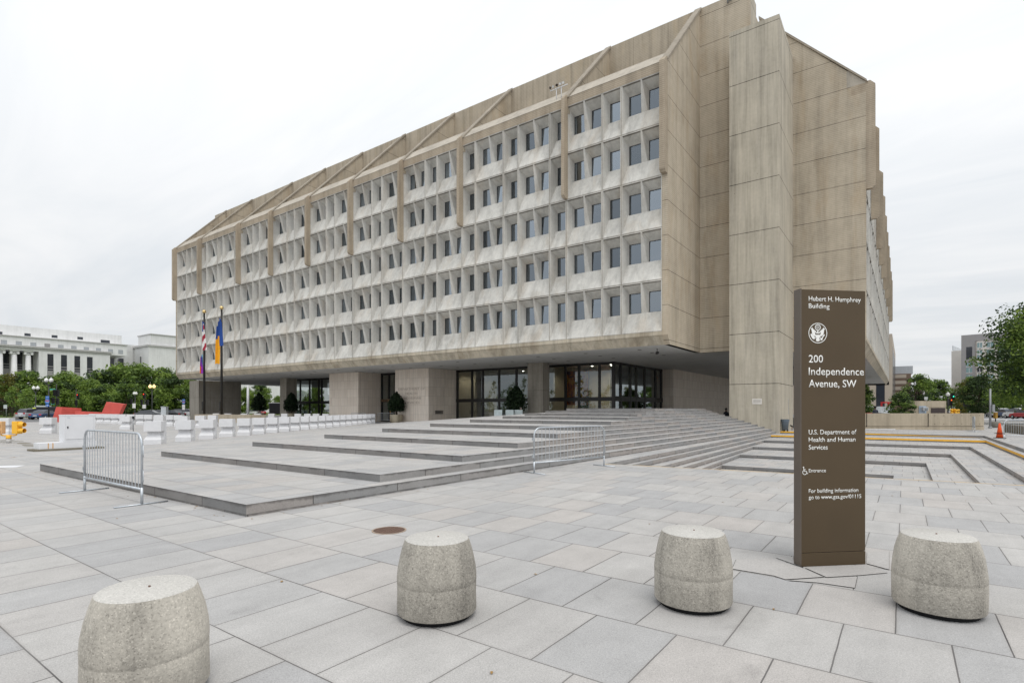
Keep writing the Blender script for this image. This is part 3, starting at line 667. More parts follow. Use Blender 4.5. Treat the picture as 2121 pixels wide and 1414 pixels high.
for mt, sd in ((frontM, 0), (rightM, 1)):
    mb = MB(); belt(mb); o = mb.obj('belt_course', M['trim'], bld); o.matrix_local = mt
    mb = MB(); mc = MB(); parapet(mb, mc); o = mb.obj('parapet', M['ribbed_brown'], bld); o.matrix_local = mt
    o = mc.obj('parapet_coping', M['coping'], bld); o.matrix_local = mt
    for i, u_ in enumerate(FINS):
        x = u_*UW + (-0.20 if u_ == 0 else (0.20 if u_ == 49 else 0.0))
        a = MB(); fin(a, None, x, 0.202 if u_ in (0, 49) else 0.135); f_ = a.obj('fin', M['ribbed_brown'], bld); f_.matrix_local = mt
        x = u_*UW + (-0.235 if u_ == 0 else (0.235 if u_ == 49 else 0.0)); a = MB(); b = MB(); rib(a, b, x); r_ = a.obj('roof_rib', M['ribbed'], bld); r_.matrix_local = mt
        b.obj('coping', M['rib_coping'], r_)
# end walls of the two wings, and of the left end
def endwall(mb, flip=False):
    y1 = YC_-YF
    pts = [(0,26.0),(0,6.80),(0.48,ZS),(y1,ZS),(y1,ZTOP-0.1)]
    return pts
mb = MB(); pts = endwall(mb)
mb.prism([(XE, YF+p[0], p[1]) for p in pts], (-0.39,0,0))
mb.obj('end_wall', M['ribbed'], bld)
mb = MB(); mb.prism([(XRW-p[0], YRW, p[1]) for p in pts][::-1], (0,0.39,0))
mb.obj('end_wall', M['ribbed'], bld)
mb = MB(); mb.prism([(U0-0.40, YF+p[0], p[1]) for p in pts][::-1], (0.39,0,0)); mb.obj('end_wall', M['ribbed'], bld)
# set-back core walls: front, right, left, rear and the roof
XLC = -93.5; YREAR = 117.5
mb = MB(); mb.box(XLC, XE-0.02, YC_, YC_+0.4, 24.0, ZTOP); mb.obj('core_wall', M['ribbed_wall'], bld)
mb = MB(); mb.box(XE-0.02, XC_, YC_, YC_+0.4, ZS, ZTOP); mb.obj('core_wall', M['ribbed'], bld)
mb = MB(); mb.box(XC_-0.4, XC_, YC_+0.4, 46.7, ZS, ZTOP, 0); mb.obj('core_wall', M['pillar'], bld)
mb = MB(); mb.box(XC_-0.4, XC_, 46.7, YRW+76.0, ZS, 33.0); mb.obj('core_wall', M['ribbed'], bld)
mb = MB(); mb.box(XLC, XC_-0.4, YC_+0.4, YREAR, 32.5, 32.8); mb.obj('roof', M['coping'], bld)
mb = MB(); mb.box(XLC, XLC+0.4, YC_+0.4, YREAR, ZS, ZTOP); mb.box(XLC, XC_, YREAR, YREAR+0.4, ZS, ZTOP); mb.obj('core_wall', M['ribbed'], bld)
mb = MB(); mb.box(U0-0.1, XE-0.46, YF+0.95, YC_, 24.6, 24.8); mb.box(XC_, XRW-0.95, YRW+0.46, YRW+76.0, 24.6, 24.8); mb.obj('gutter', M['coping'], bld)
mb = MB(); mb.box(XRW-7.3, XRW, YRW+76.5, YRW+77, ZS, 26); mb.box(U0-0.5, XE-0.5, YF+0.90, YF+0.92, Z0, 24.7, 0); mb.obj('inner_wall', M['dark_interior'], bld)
# stair tower in the notch
mb = MB(); mb.box(-10.61, -7.2, 42.5, 48.4, -0.2, 29.75); tw = mb.obj('stair_tower', M['pillar'], bld)
mb = MB(); mb.box(-9.0, -8.35, 42.478, 42.498, 1.95, 2.35); o = mb.obj('wall_plaque', M['plaque'], bld)
mb = MB()
for i in range(3): mb.box(-8.93, -8.42, 42.474, 42.477, 2.25-i*0.09, 2.28-i*0.09)
mb.obj('plaque_text', M['ink'], o)
mb = MB(); mb.box(-7.197, -7.19, 46.2, 46.32, 1.2, 2.4); mb.obj('wall_plaque', M['galvanised'], bld)
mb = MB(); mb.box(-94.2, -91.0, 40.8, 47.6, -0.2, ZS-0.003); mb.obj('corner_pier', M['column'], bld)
# soffit with its recessed downlights
mb = MB()
def sheet(x0, x1, y0, y1): mb.box(x0, x1, y0, y1, ZS, ZS+0.25)
sheet(U0-0.39, XE-0.003, YF+0.5, YC_+0.2); sheet(-101, XC_-0.2, YC_+0.2, YRW+0.2); sheet(-101, XRW-0.48, YRW+0.2, YREAR)
sf = mb.obj('soffit', M['soffit'], bld)
for i in range(15):
    for j in range(3):
        x = -16.5-i*4.65; y = 39.6+j*2.6
        if x < -60 and j == 2: continue
        a = MB(); a.lathe([(0.16,-0.012),(0.17,0.0)], (0,0,0), 14); a.obj('downlight', M['bronze_frame'], bld, (x, y, ZS))
mb = MB(); mb.tube([(0,0,0),(0,0,-0.25)], 0.03); mb.obox((0.05,-0.1,0), 0.16, 0.42, -0.42, -0.24, 0.6); mb.obj('security_camera', M['bronze_frame'], bld, (-15.1, 39.6, ZS))
# ground-floor masses clad in travertine
def mass(x0, x1, y0, y1, nm='travertine_wall'):
    a = MB(); a.box(x0, x1, y0, y1, -0.2, ZS-0.004); return a.obj(nm, M['travertine'], bld)
pier1 = mass(-60.2, -54.4, 43.0, 48.2); pier2 = mass(-48.15, -42.75, 43.35, 48.2)
mass(-22.7, -21.3, 60.9, 112.0)
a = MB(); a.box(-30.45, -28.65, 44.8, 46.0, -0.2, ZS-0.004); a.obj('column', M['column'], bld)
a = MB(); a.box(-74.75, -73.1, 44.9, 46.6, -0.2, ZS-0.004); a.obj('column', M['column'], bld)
# carved words and a dark vent on the second mass
tm = Matrix.Translation((-45.45, 43.348, 0)) @ Matrix.Rotation(math.pi/2, 4, 'X')
carve = plain('carved', (0.42,0.355,0.30), 0.7, 0.2)
for i, (s_, w_) in enumerate((('DEPARTMENT OF', 4.3), ('HEALTH', 1.9), ('AND HUMAN', 3.0), ('SERVICES', 2.6))):
    text_mesh('carved_word', s_, carve, w_, 0.26, bld, Matrix.Translation((0,0,3.75-0.52*i)) @ tm, 0.012, align='CENTER')
a = MB()
for i in range(5): a.box(-42.748, -42.72, 44.4, 45.7, 1.05+i*0.08, 1.10+i*0.08)
a.obj('wall_vent', M['black_metal'], bld)
# lobby: glazed walls, frames, floor, back wall, lights
def glazing(x0, x1, y, mull, z_l, nm='lobby_glazing'):
    fr = MB(); gl = MB()
    for x in mull: fr.box(x-0.11, x+0.11, y-0.09, y+0.11, 0, ZS-0.005)
    fr.box(x0, x1, y-0.10, y+0.10, z_l-0.22, z_l+0.17); fr.box(x0, x1, y-0.07, y+0.09, ZS-0.25, ZS-0.005); fr.box(x0, x1, y-0.07, y+0.09, 0.0, 0.14)
    o = fr.obj(nm, M['bronze_frame'], bld); gl.face([(x0,y,0.1),(x1,y,0.1),(x1,y,ZS-0.2),(x0,y,ZS-0.2)]); gl.obj('pane', M['lobby_glass'], o); return o
glazing(-42.75, -22.6, 48.0, [-42.6,-40.35,-38.75,-36.44,-34.07,-30.5,-27.95,-26.39,-24.13,-22.68], 2.60)
glazing(-54.4, -48.15, 46.6, [-54.25,-52.9,-51.2,-48.3], 2.66)
glazing(-76.2, -60.2, 48.4, [-76.3,-75.0,-72.6,-70.3,-69.6,-66.5,-63.0,-60.4], 2.60)
fr = MB(); gl = MB()
for y in (48.0, 49.5, 51.8, 53.33, 55.6, 58.7, 60.5): fr.box(-22.71, -22.49, y-0.14, y+0.14, 0, ZS-0.005)
fr.box(-22.69,-22.51, 48.0, 60.8, 2.35, 2.85); fr.box(-22.67, -22.53, 48.0, 60.8, ZS-0.25, ZS-0.005); o = fr.obj('lobby_glazing', M['bronze_frame'], bld)
gl.face([(-22.6,48.0,0.1),(-22.6,60.8,0.1),(-22.6,60.8,ZS-0.2),(-22.6,48.0,ZS-0.2)]); gl.obj('pane', M['lobby_glass'], o)
mb = MB(); mb.box(-54.4, -22.7, 48.1, 74, -0.06, 0.02); mb.obj('lobby_floor', M['lobby_floor'], bld)
mb = MB(); mb.box(-53.8, -41.7, 50.2, 50.5, 0.02, ZS-0.01); mb.box(-40.9, -40.2, 50.9, 52.5, 0.02, ZS-0.01); mb.box(-42.0, -33.5, 57.5, 57.9, 0.02, ZS-0.01); mb.box(-28.0, -25.5, 53.2, 55.0, 0.02, ZS-0.01); mb.box(-54.0, -22.8, 73.5, 73.9, 0.02, ZS-0.01); mb.box(-54.4,-53.9, 48.2, 73.9, 0.02, ZS-0.01); mb.box(-31.6, -29.2, 51.6, 53.0, 0.02, ZS-0.01); mb.obj('lobby_wall', M['beige_plaster'], bld)
mb = MB(); mb.box(-41.65, -40.92, 51.4, 51.5, 0.03, 2.3); mb.obj('lobby_door', plain('red_wood', (0.13,0.06,0.035), 0.5, 0.3), bld)
for i, (x, y) in enumerate([(-43.5,49.2),(-41.8,49.3),(-37.0,53.5),(-38.5,50.5),(-36.0,50.2),(-33.8,50.6),(-31.9,50.3),(-35.2,52.6),(-33.2,53.0),(-27.6,49.6),(-26.2,49.8),(-25.2,50.3),(-24.3,50.9),(-23.7,50.2),(-26.8,51.6),(-24.9,52.4),(-23.5,52.0)]):
    a = MB(); a.lathe([(0.11,-0.02),(0.12,0.0)], (0,0,0), 12); lo = a.obj('lobby_lamp', M['downlight_glow'], bld, (x, y, ZS-0.005)); ld = bpy.data.lights.new('lobby_lamp_light', 'SPOT'); ld.energy = 170; ld.spot_size = 2.4; ld.spot_blend = 0.8; ld.shadow_soft_size = 0.11; ld.color = (1.0,0.9,0.72); le = bpy.data.objects.new('lobby_lamp_light', ld); C.objects.link(le); le.location = (x, y, ZS-0.06)
# a plain abstract hanging inside the lobby
k = NT('banner_paint'); X = k.xyz(); f = k.noise(0.9, 4, 0.6, dist=1.5)
M['banner_paint'] = k.done(k.ramp(f, [(0.25,(0.02,0.03,0.12)),(0.42,(0.10,0.04,0.06)),(0.52,(0.50,0.12,0.03)),(0.62,(0.60,0.30,0.05)),(0.75,(0.12,0.03,0.03))]), 0.7, 0.2)
mb = MB(); mb.box(-28.5, -25.9, 49.0, 49.03, 2.0, 5.5); mb.obj('wall_hanging', M['banner_paint'], bld)
# bronze doors under the name band between the two masses
mb = MB(); mb.box(-54.2, -48.3, 46.44, 46.49, 2.52, 2.86); o = mb.obj('name_band', plain('bronze_band', (0.09,0.055,0.03), 0.45, 0.4), bld)
text_mesh('band_lettering', 'Hubert H. Humphrey Building', M['brass'], 4.3, 0.17, o, Matrix.Translation((-52.9, 46.436, 2.60)) @ Matrix.Rotation(math.pi/2, 4, 'X'), 0.004)
for i in range(3):
    a = MB(); x = -52.6+i*1.35
    a.box(x, x+0.09, 46.46, 46.56, 0, 2.5); a.box(x+1.15, x+1.24, 46.46, 46.56, 0, 2.5); a.box(x+0.09, x+1.15, 46.46, 46.56, 2.3, 2.5); a.box(x+0.09, x+1.15, 46.46, 46.56, 0, 0.3)
    d_ = a.obj('entrance_door', M['brass'], bld); b = MB(); b.tube([(x+0.2,46.40,0.9),(x+0.2,46.40,1.5)], 0.025); b.obj('handle', M['brass'], d_)
# ------------------------------------------------------------------ the sign
sg = thing('sign_monument', 'tall brown metal sign slab with white lettering standing on the paving', 'sign', (-0.85, 6.17, 0), math.atan2(0.68622, 0.72739))
mb = MB(); mb.box(0.012, 0.729, 0.004, 0.105, 0.14, 2.815); mb.box(0.006, 0.729, 0.001, 0.105, 0.0, 0.136)
bevel(mb.obj('sign_panel', M['sign_brown'], sg), 0.003)
mb = MB(); mb.box(0.0, 0.0115, 0.0, 0.105, 0.0, 2.82)
for z in (2.62, 2.2, 1.7, 1.2, 0.7, 0.3): mb.lathe([(0.006,0),(0.006,0.002)], (0,0,0), 8)
o = mb.obj('side_trim', M['sign_side'], sg)
TX = Matrix.Rotation(math.pi/2, 4, 'X')
LINES = [('Hubert H. Humphrey',2.697,0.582,0.048),('Building',2.624,0.231,0.047),('200',2.073,0.158,0.074),('Independence',1.946,0.618,0.075),('Avenue, SW',1.822,0.532,0.074),
 ('U.S. Department of',1.342,0.533,0.046),('Health and Human',1.266,0.523,0.045),('Services',1.187,0.210,0.047),('Entrance',0.957,0.191,0.034),('For building information',0.748,0.555,0.039),('go to www.gsa.gov/01115',0.684,0.588,0.039)]
for s_, z, w, h in LINES: text_mesh('lettering', s_, M['white_lettering'], w, h, sg, Matrix.Translation((0.093, 0.0035 if z > 0.14 else 0.0, z)) @ TX, 0.0012, bold=0.005)
def flat(mb, pts, c, s, y=0.0025, m=0):
    mb.prism([(c[0]+p[0]*s, y, c[1]-p[1]*s) for p in pts], (0,-0.0012,0), m)
EC = (0.193, 2.372); ES = 0.104/440.0                       # emblem drawn around its centre
mb = MB()
for rr0, rr1 in ((408, 436),):
    for i in range(56):
        a, b = 2*math.pi*i/56, 2*math.pi*(i+1)/56
        flat(mb, [(rr0*math.cos(a),rr0*math.sin(a)),(rr1*math.cos(a),rr1*math.sin(a)),(rr1*math.cos(b),rr1*math.sin(b)),(rr0*math.cos(b),rr0*math.sin(b))][::-1], EC, ES)
wing = [(-345,-215),(-290,-195),(-262,-255),(-235,-190),(-160,-130),(-70,-60),(-60,0),(-120,-30),(-150,-60),(-120,40),(-100,110),(-110,145),(-190,120),(-260,50),(-285,-60),(-300,-150)]
for sx in (1, -1):
    flat(mb, [(sx*x, y) for x, y in wing][::sx], EC, ES)
flat(mb, [(-85,-5),(-50,-15),(-20,-35),(20,-35),(50,-15),(85,-5),(85,20),(-85,20)], EC, ES)
flat(mb, [(-90,72),(90,72),(110,130),(95,190),(60,225),(-60,225),(-95,190),(-110,130)], EC, ES)
flat(mb, [(-25,-100),(15,-105),(45,-80),(20,-60),(25,-40),(-35,-40),(-40,-70)], EC, ES)
flat(mb, [(-60,225),(60,225),(100,290),(70,340),(0,360),(-70,340),(-100,290)], EC, ES)
flat(mb, [(-95,190),(-100,215),(-180,250),(-150,300),(-190,270),(-260,230),(-320,130),(-345,60),(-300,20),(-250,70),(-170,150),(-140,190)], EC, ES)
flat(mb, [(95,190),(130,225),(115,300),(200,310),(250,170),(330,80),(310,45),(270,60),(215,140),(180,220),(140,180)], EC, ES)
for i in range(26):                                          # the glory: a stippled disc of stars and cloud
    a = 2*math.pi*i/26; r_ = 128 if i % 2 else 112
    flat(mb, [(r_*math.cos(a)-15, -245+r_*math.sin(a)-15), (r_*math.cos(a)+15, -245+r_*math.sin(a)-15), (r_*math.cos(a)+15, -245+r_*math.sin(a)+15), (r_*math.cos(a)-15, -245+r_*math.sin(a)+15)], EC, ES)
for cx_, cy_ in [(0,0),(42,0),(-42,0),(21,36),(-21,36),(21,-36),(-21,-36),(62,36),(-62,36),(62,-36),(-62,-36),(0,70),(0,-70)]:
    flat(mb, [(cx_+15*math.cos(q*math.pi*0.4-1.57)*(1 if 1 else 0), -245+cy_+15*math.sin(q*math.pi*0.4-1.57)) for q in range(5)], EC, ES)
mb.obj('emblem', M['white_lettering'], sg)
mb = MB()                                                    # wheelchair symbol
def ring(c, r0, r1, a0, a1, n=20):
    for i in range(n):
        a, b = a0+(a1-a0)*i/n, a0+(a1-a0)*(i+1)/n
        mb.prism([(c[0]+r0*math.cos(a),0.0025,c[1]+r0*math.sin(a)),(c[0]+r1*math.cos(a),0.0025,c[1]+r1*math.sin(a)),(c[0]+r1*math.cos(b),0.0025,c[1]+r1*math.sin(b)),(c[0]+r0*math.cos(b),0.0025,c[1]+r0*math.sin(b))], (0,-0.0012,0))
ring((0.048,0.958), 0.020, 0.0255, math.radians(115), math.radians(395)); ring((0.0345,1.0095), 0.0, 0.0068, 0, 2*math.pi, 12)
def bar(a, b, w):
    a = Vector((a[0],0.0025,a[1])); b = Vector((b[0],0.0025,b[1])); d = (b-a).normalized(); n_ = Vector((-d.z,0,d.x))*w/2
    mb.prism([a-n_, b-n_, b+n_, a+n_], (0,-0.0012,0))
bar((0.0355,1.002),(0.043,0.966),0.007); bar((0.043,0.968),(0.066,0.968),0.006); bar((0.040,0.986),(0.060,0.986),0.005); bar((0.066,0.968),(0.074,0.944),0.006); bar((0.073,0.943),(0.083,0.948),0.006)
mb.obj('wheelchair_symbol', M['white_lettering'], sg)

# odd-cut granite pieces let in around the foot of the sign
mb = MB()
def r4(x, y): return GR(1400+x/2.942, 1050+y/2.942)
for k_, pl in enumerate(([(340,378),(365,320),(600,312),(905,428),(668,444),(598,421)],[(785,372),(1158,352),(1290,402),(1120,418),(915,430)],[(608,310),(715,303),(722,352),(778,370)],[(1165,275),(1300,270),(1300,384),(1160,346)],[(680,449),(1108,425),(1092,495),(860,462)])):
    q = [r4(*p) for p in pl]; cx_, cy_ = sum(p[0] for p in q)/len(q), sum(p[1] for p in q)/len(q)
    mb.face([(*p, 0.0035) for p in q], 1)
    mb.face([(cx_+(p[0]-cx_)*0.985, cy_+(p[1]-cy_)*0.975, 0.007) for p in q], 0)
struct(mb.obj('cut_paving', [plain('cut_granite', (0.40,0.385,0.37), 0.75, 0.25, 0, 0.12, 60.0), plain('joint_dirt', (0.06,0.055,0.05), 0.9, 0.1)]))
# ------------------------------------------------------------------ four squat concrete bollards
BP = [(0.300,0.04),(0.306,0.05),(0.306,0.20),(0.306,0.262),(0.303,0.268),(0.306,0.274),(0.306,0.31),(0.300,0.38),(0.287,0.46),(0.268,0.53),(0.252,0.575),(0.243,0.592)]
def bollard_mesh(seed):
    rr = random.Random(seed); mb = MB(); mb.lathe(BP, (0,0,0), 56, 0, True, False, False)
    n = len(mb.v)
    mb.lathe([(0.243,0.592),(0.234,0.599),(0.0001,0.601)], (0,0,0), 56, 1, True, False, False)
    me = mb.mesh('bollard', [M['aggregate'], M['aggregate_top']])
    for v in me.vertices:
        q = 1+0.006*math.sin(v.co.z*21+seed)+rr.uniform(-0.002,0.002); v.co.x *= q; v.co.y *= q
    return me
BL = [((-2.05,3.05),'largest concrete bollard, cut off by the lower left edge of the picture',0.307),((-0.586,4.24),'round concrete bollard standing below the rusty manhole cover',0.4),((1.49,4.47),'speckled concrete bollard just left of the brown sign',0.2),((3.40,4.33),'speckled concrete bollard right of the brown sign, with a white scuff',0.9)]
for i, (p, lb, q) in enumerate(BL):
    x, y = W(*p); b = thing('bollard', lb, 'bollard', (x, y, 0), q*3, 'concrete bollards in the foreground')
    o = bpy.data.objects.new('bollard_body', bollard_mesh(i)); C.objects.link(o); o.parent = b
    mb = MB(); mb.lathe([(0.262,0.0),(0.258,0.05)], (0,0,0), 40); mb.obj('base_ring', M['rubber'], b)
    mb = MB(); mb.lathe([(0.007,0.598),(0.006,0.608)], (0.01,0.0,0), 8); mb.obj('lifting_pin', M['rust'], b)

# ------------------------------------------------------------------ steel crowd barriers
def barrier(L=2.3, Hh=1.1):
    t = thing('crowd_barrier', 'x', 'barrier')
    r = 0.02; zb = 0.26; cr = 0.2
    mb = MB(); pts = [(0,0,zb)]
    pts += [(0,0,Hh-cr)]+[(cr-cr*math.cos(a), 0, Hh-cr+cr*math.sin(a)) for a in lin(0.2, 1.5708, 6)]
    pts += [(L-cr+cr*math.sin(a), 0, Hh-cr+cr*math.cos(a)) for a in lin(0.0, 1.37, 6)]+[(L,0,Hh-cr),(L,0,zb)]
    mb.tube(pts, r, 10); mb.tube([(0,0,zb),(L,0,zb)], r, 10); mb.obj('frame', M['galvanised'], t)
    mb = MB(); n = 20
    for i in range(1, n):
        x = L*i/n; dz = 0 if cr < x < L-cr else cr-math.sqrt(max(0, cr*cr-(cr-min(x, L-x))**2))
        mb.tube([(x,0,zb),(x,0,Hh-dz)], 0.0075, 6, caps=False)
    mb.obj('vertical_bars', M['galvanised'], t)
    for x in (0.0, L):
        mb = MB(); mb.tube([(x,0,zb+0.03),(x,0,0.02)], 0.022, 10); mb.tube([(x,-0.40,0.012),(x,0.40,0.012)], [0.014,0.014], 6); mb.obj('foot', M['galvanised'], t)
    for z in (0.42, 0.84):
        mb = MB(); mb.tube([(L,0,z+0.14),(L+0.05,0,z+0.15),(L+0.055,0,z),(L+0.05,0,z-0.04)], 0.008, 6); mb.box(-0.06,-0.015,-0.02,0.02,z-0.03,z+0.05); mb.obj('hook', M['galvanised'], t)
    return t
def put(t, loc, rz, lb, grp=None):
    t.location = loc; t.rotation_euler = (0,0,rz); t['label'] = lb
    if grp: t['group'] = grp
    return t
BG = 'steel crowd barriers'
b1 = put(barrier(2.66, 1.19), (-12.97,3.70,0), math.atan2(0.02,2.66), 'silver crowd barrier standing beside the lowest granite step on the left', BG)
b2 = put(barrier(2.66, 1.13), (-7.45,11.25,0), math.atan2(2.56,0.63), 'silver crowd barrier in front of the wide stair, left of the sunken court', BG)
x, y = PX(2080, 30.6); dup(b2, (x, y, -0.15), CT, 'silver crowd barrier beside the orange traffic cone, running out of the picture on the right', BG)
x, y = PX(2019, 41.0); dup(b2, (x, y, -0.12), CT+math.pi*0.5-0.655, 'crowd barrier seen nearly end on, leaning by the curved concrete wall', BG)
dup(b2, (-51.6,43.7,0), 0.02, 'crowd barrier across the bronze doors beside the potted tree', BG)
dup(b2, (-55.0,42.4,0), 0.02, 'crowd barrier half hidden behind the far end of the white block row', BG)

# ------------------------------------------------------------------ white concrete security blocks
def block_proto():
    t = thing('barrier_block', 'x', 'barrier block'); w, d, h = 0.70, 0.60, 1.04
    mb = MB()
    prof = [(0,0,0),(0,0.22,0),(0.20,0.46,0),(0.25,0.53,0),(0.25,0.595,0),(0.0,0.60,0),(0,h,0)]
    n = len(prof); rows = []
    for ins, z, _ in prof:
        x0, x1 = -w/2+ins*0.56, w/2-ins*0.56; y0, y1 = -d/2+ins, d/2-0.22
        rows.append([(x0,y0,z),(x1,y0,z),(x1,y1,z),(x0,y1,z)])
    for a, b in zip(rows, rows[1:]):
        for q in range(4):
            p = (q+1) % 4; mb.face([a[q],a[p],b[p],b[q]])
    mb.face(rows[-1]); mb.face(rows[0][::-1])
    me = mb.mesh('block_front', M['white_block']); o = bpy.data.objects.new('block_body', me); C.objects.link(o); o.parent = t
    mb = MB(); mb.box(-w/2, w/2, d/2-0.219, d/2, 0, h); mb.obj('block_back', M['white_block'], t)
    return t
ORD = ['first','second','third','fourth','fifth','sixth','seventh','eighth','ninth','tenth','eleventh','twelfth','thirteenth','fourteenth','fifteenth','sixteenth','seventeenth','eighteenth','nineteenth','twentieth','last']
bp = block_proto(); used = [False]
def block(x, y, rz, lb, g, z=0.0):
    if not used[0]: used[0] = True; put(bp, (x,y,z), rz, lb, g); return bp
    return dup(bp, (x,y,z), rz, lb, g)
RZB = math.radians(-42+90)
A_, B_ = (-27.45,10.42), (-48.75,40.6)
DIAG = [324.5,386.8,433.5,473.9,509.7,540,567.4,592.3,614,633.8,652.3,668.7,683.8,698.7,711.4,724,736,746,756,765,773.7]
G1 = 'white security blocks in the long diagonal row'
for i, p in enumerate(DIAG):                                  # bearing line cut with the row's own line
    dx, dy = PX(p-3, 1.0); ex, ey = B_[0]-A_[0], B_[1]-A_[1]
    s_ = (A_[0]*ey-A_[1]*ex)/(dx*ey-dy*ex); x, y = dx*s_, dy*s_
    lb = ['white concrete block nearest the crowd barrier, first of the long diagonal row'] if i == 0 else (['white concrete block at the far end of the diagonal row, by the bronze doors'] if i == 20 else ['white concrete block, %s from the near end of the long diagonal row' % ORD[i]])
    block(x, y, RZB, lb[0], G1, ramp_z(x, y))
G2 = 'white security blocks in the side row'
for i, (p, py) in enumerate([(11,903),(100,900),(262,892.2),(331,890),(381,891.2),(416,889),(441,886)]):
    x, y = GR(p, py-3)
    block(x, y, RZB, ['white concrete block behind the yellow signal at the left edge','white concrete block left of the white cabinet','white concrete block with a thin dark post beside it','white concrete block half hidden behind the first block of the diagonal row','white concrete block behind the second block of the diagonal row','white concrete block behind the third block of the diagonal row','white concrete block furthest along the side row, before the low wall'][i], G2)
G3 = 'white security blocks in the back row'
for i, p in enumerate([371,352,331,309,291.7,273,255,239.4,224,209,194]):
    dx, dy = PX(p, 1.0); s_ = 22.4/dy
    block(dx*s_, 22.4, RZB, 'white concrete block, %s from the right in the back row before the red sculpture' % ORD[i], G3)
G4 = 'white security blocks in the far row'
for i, p in enumerate([428,452,486,514,543,570,598,618,636,656]):
    ax, ay = -69.5,32.6; bx, by = -52.0,38.0; dx, dy = PX(p, 1.0); ex, ey = bx-ax, by-ay
    s_ = (ax*ey-ay*ex)/(dx*ey-dy*ex)
    block(dx*s_, dy*s_+1.2, RZB, 'white concrete block, %s from the left in the far row behind the diagonal row' % ORD[i], G4)
# thin post beside a block
x, y = GR(276, 893); mb = MB(); mb.tube([(0,0,0),(0,0,1.0)], 0.03, 8); t = thing('marker_post', 'thin grey post with a black top beside a white block', 'post', (x, y, 0)); mb.obj('post', M['steel_pole'], t)
mb = MB(); mb.box(-0.06,0.06,-0.06,0.06,0.9,1.08); mb.obj('cap', M['black_metal'], t)

# ------------------------------------------------------------------ white control cabinet on its plinth
cb = thing('control_cabinet', 'white metal equipment cabinet on a long white plinth, left of the crowd barrier', 'cabinet', (-26.42, 6.13, 0), math.radians(92))
mb = MB(); mb.box(-0.16, 2.05, -0.10, 0.75, 0, 0.07); mb.obj('slab', plain('weathered_slab', (0.20,0.18,0.14), 0.9, 0.1), cb)
mb = MB(); mb.box(0.0, 1.81, 0.0, 0.62, 0.07, 0.31); bevel(mb.obj('plinth', M['white_paint'], cb), 0.01)
mb = MB(); mb.box(0.76, 1.78, 0.003, 0.55, 0.31, 1.34); mb.box(0.75, 1.79, -0.012, 0.57, 1.34, 1.375); bevel(mb.obj('cabinet_body', M['white_paint'], cb), 0.008)
mb = MB(); mb.box(0.82, 1.71, -0.018, 0.0, 0.42, 1.31); d_ = bevel(mb.obj('door', M['white_paint'], cb), 0.006)
mb = MB(); mb.box(0.85, 0.89, -0.035, -0.019, 0.84, 0.92); mb.obj('handle', M['bronze_frame'], d_)
mb = MB(); mb.box(0.85, 0.94, -0.022, -0.019, 1.23, 1.29); mb.obj('notice', plain('notice_grey', (0.55,0.58,0.6), 0.6, 0.2), d_)
mb = MB()
for x in (0.26, 0.40): mb.box(x, x+0.03, -0.004, -0.001, 0.09, 0.30)
mb.obj('rust_streak', M['rust_stain'], cb)

# ------------------------------------------------------------------ yellow signal heads on a short stub
x, y = GR(18, 917); ts = thing('traffic_signal', 'pair of yellow traffic signal heads on a short post at the left edge', 'traffic signal', (x, y, 0), CT+0.12)
mb = MB(); mb.lathe([(0.10,0.0),(0.10,0.21)], (0,0,0), 14); mb.obj('stub', plain('pale_concrete', (0.55,0.54,0.52), 0.8, 0.2), ts)
mb = MB(); mb.lathe([(0.115,0.21),(0.10,0.26),(0.10,0.33),(0.04,0.37)], (0,0,0), 12); mb.tube([(-0.33,0,0.44),(-0.32,0,0.37),(-0.2,0,0.35),(0.2,0,0.35),(0.32,0,0.37),(0.34,0,0.44)], 0.03, 8); mb.obj('bracket', M['signal_yellow'], ts)
def head(cx, rz, mats, ncap=2):
    a = MB(); a.obox((0,0,0), 0.29, 0.26, 0.43, 1.02); h_ = bevel(a.obj('signal_head', mats, ts, (cx,0,0), rz), 0.02)
    for z in (0.58, 0.87):
        a = MB(); pr = [(0.115,0.0),(0.105,0.24)]
        n = len(a.v); a.lathe(pr, (0,0,0), 16, 0, True, False, False)
        v = a.obj('visor', mats, h_); v.rotation_euler = (math.pi/2,0,0); v.location = (0,-0.13,z)
        a = MB(); a.lathe([(0.10,0.0),(0.02,0.03)], (0,0,0), 14); l_ = a.obj('lens', M['lens_dark'], h_); l_.rotation_euler = (math.pi/2,0,0); l_.location = (0,-0.132,z)
head(0.36, math.radians(80), M['signal_yellow']); head(-0.36, math.radians(2), M['signal_face'])

# ------------------------------------------------------------------ red steel sculpture beyond the blocks
sx, sy = PX(180, 66); sc_ = thing('red_sculpture', 'red painted abstract steel sculpture of tilted slabs beyond the white blocks', 'sculpture', (sx, sy, 0), CT)
def sp_(px, py): return ((px-180)*66/CF, ZP(py, 66))
def slab(nm, pts, y, th, m='red_steel'):
    a = MB(); a.prism([(sp_(*p)[0], y, sp_(*p)[1]) for p in pts], (0.10, th, 0.0)); return a.obj(nm, M[m], sc_)
slab('tilted_slab', [(218,832),(253.5,836.5),(240,866),(203,866)][::-1], 0.2, 0.45)
a = MB(); p = [sp_(*q) for q in ((116.5,842.2),(129,842.6),(124,872),(106,872))]; r_ = [sp_(*q) for q in ((147,845),(147,872))]
a.prism([(p[0][0],0,p[0][1]),(p[1][0],0,p[1][1]),(p[2][0],0,-0.05),(p[3][0],0,-0.05)][::-1], (0,0.06,0)); a.prism([(p[1][0],0.0,p[1][1]),(r_[0][0],1.6,r_[0][1]),(r_[1][0],1.6,-0.05),(p[2][0],0.0,-0.05)], (-0.06,0.06,0)); a.obj('folded_slab', M['red_steel'], sc_)
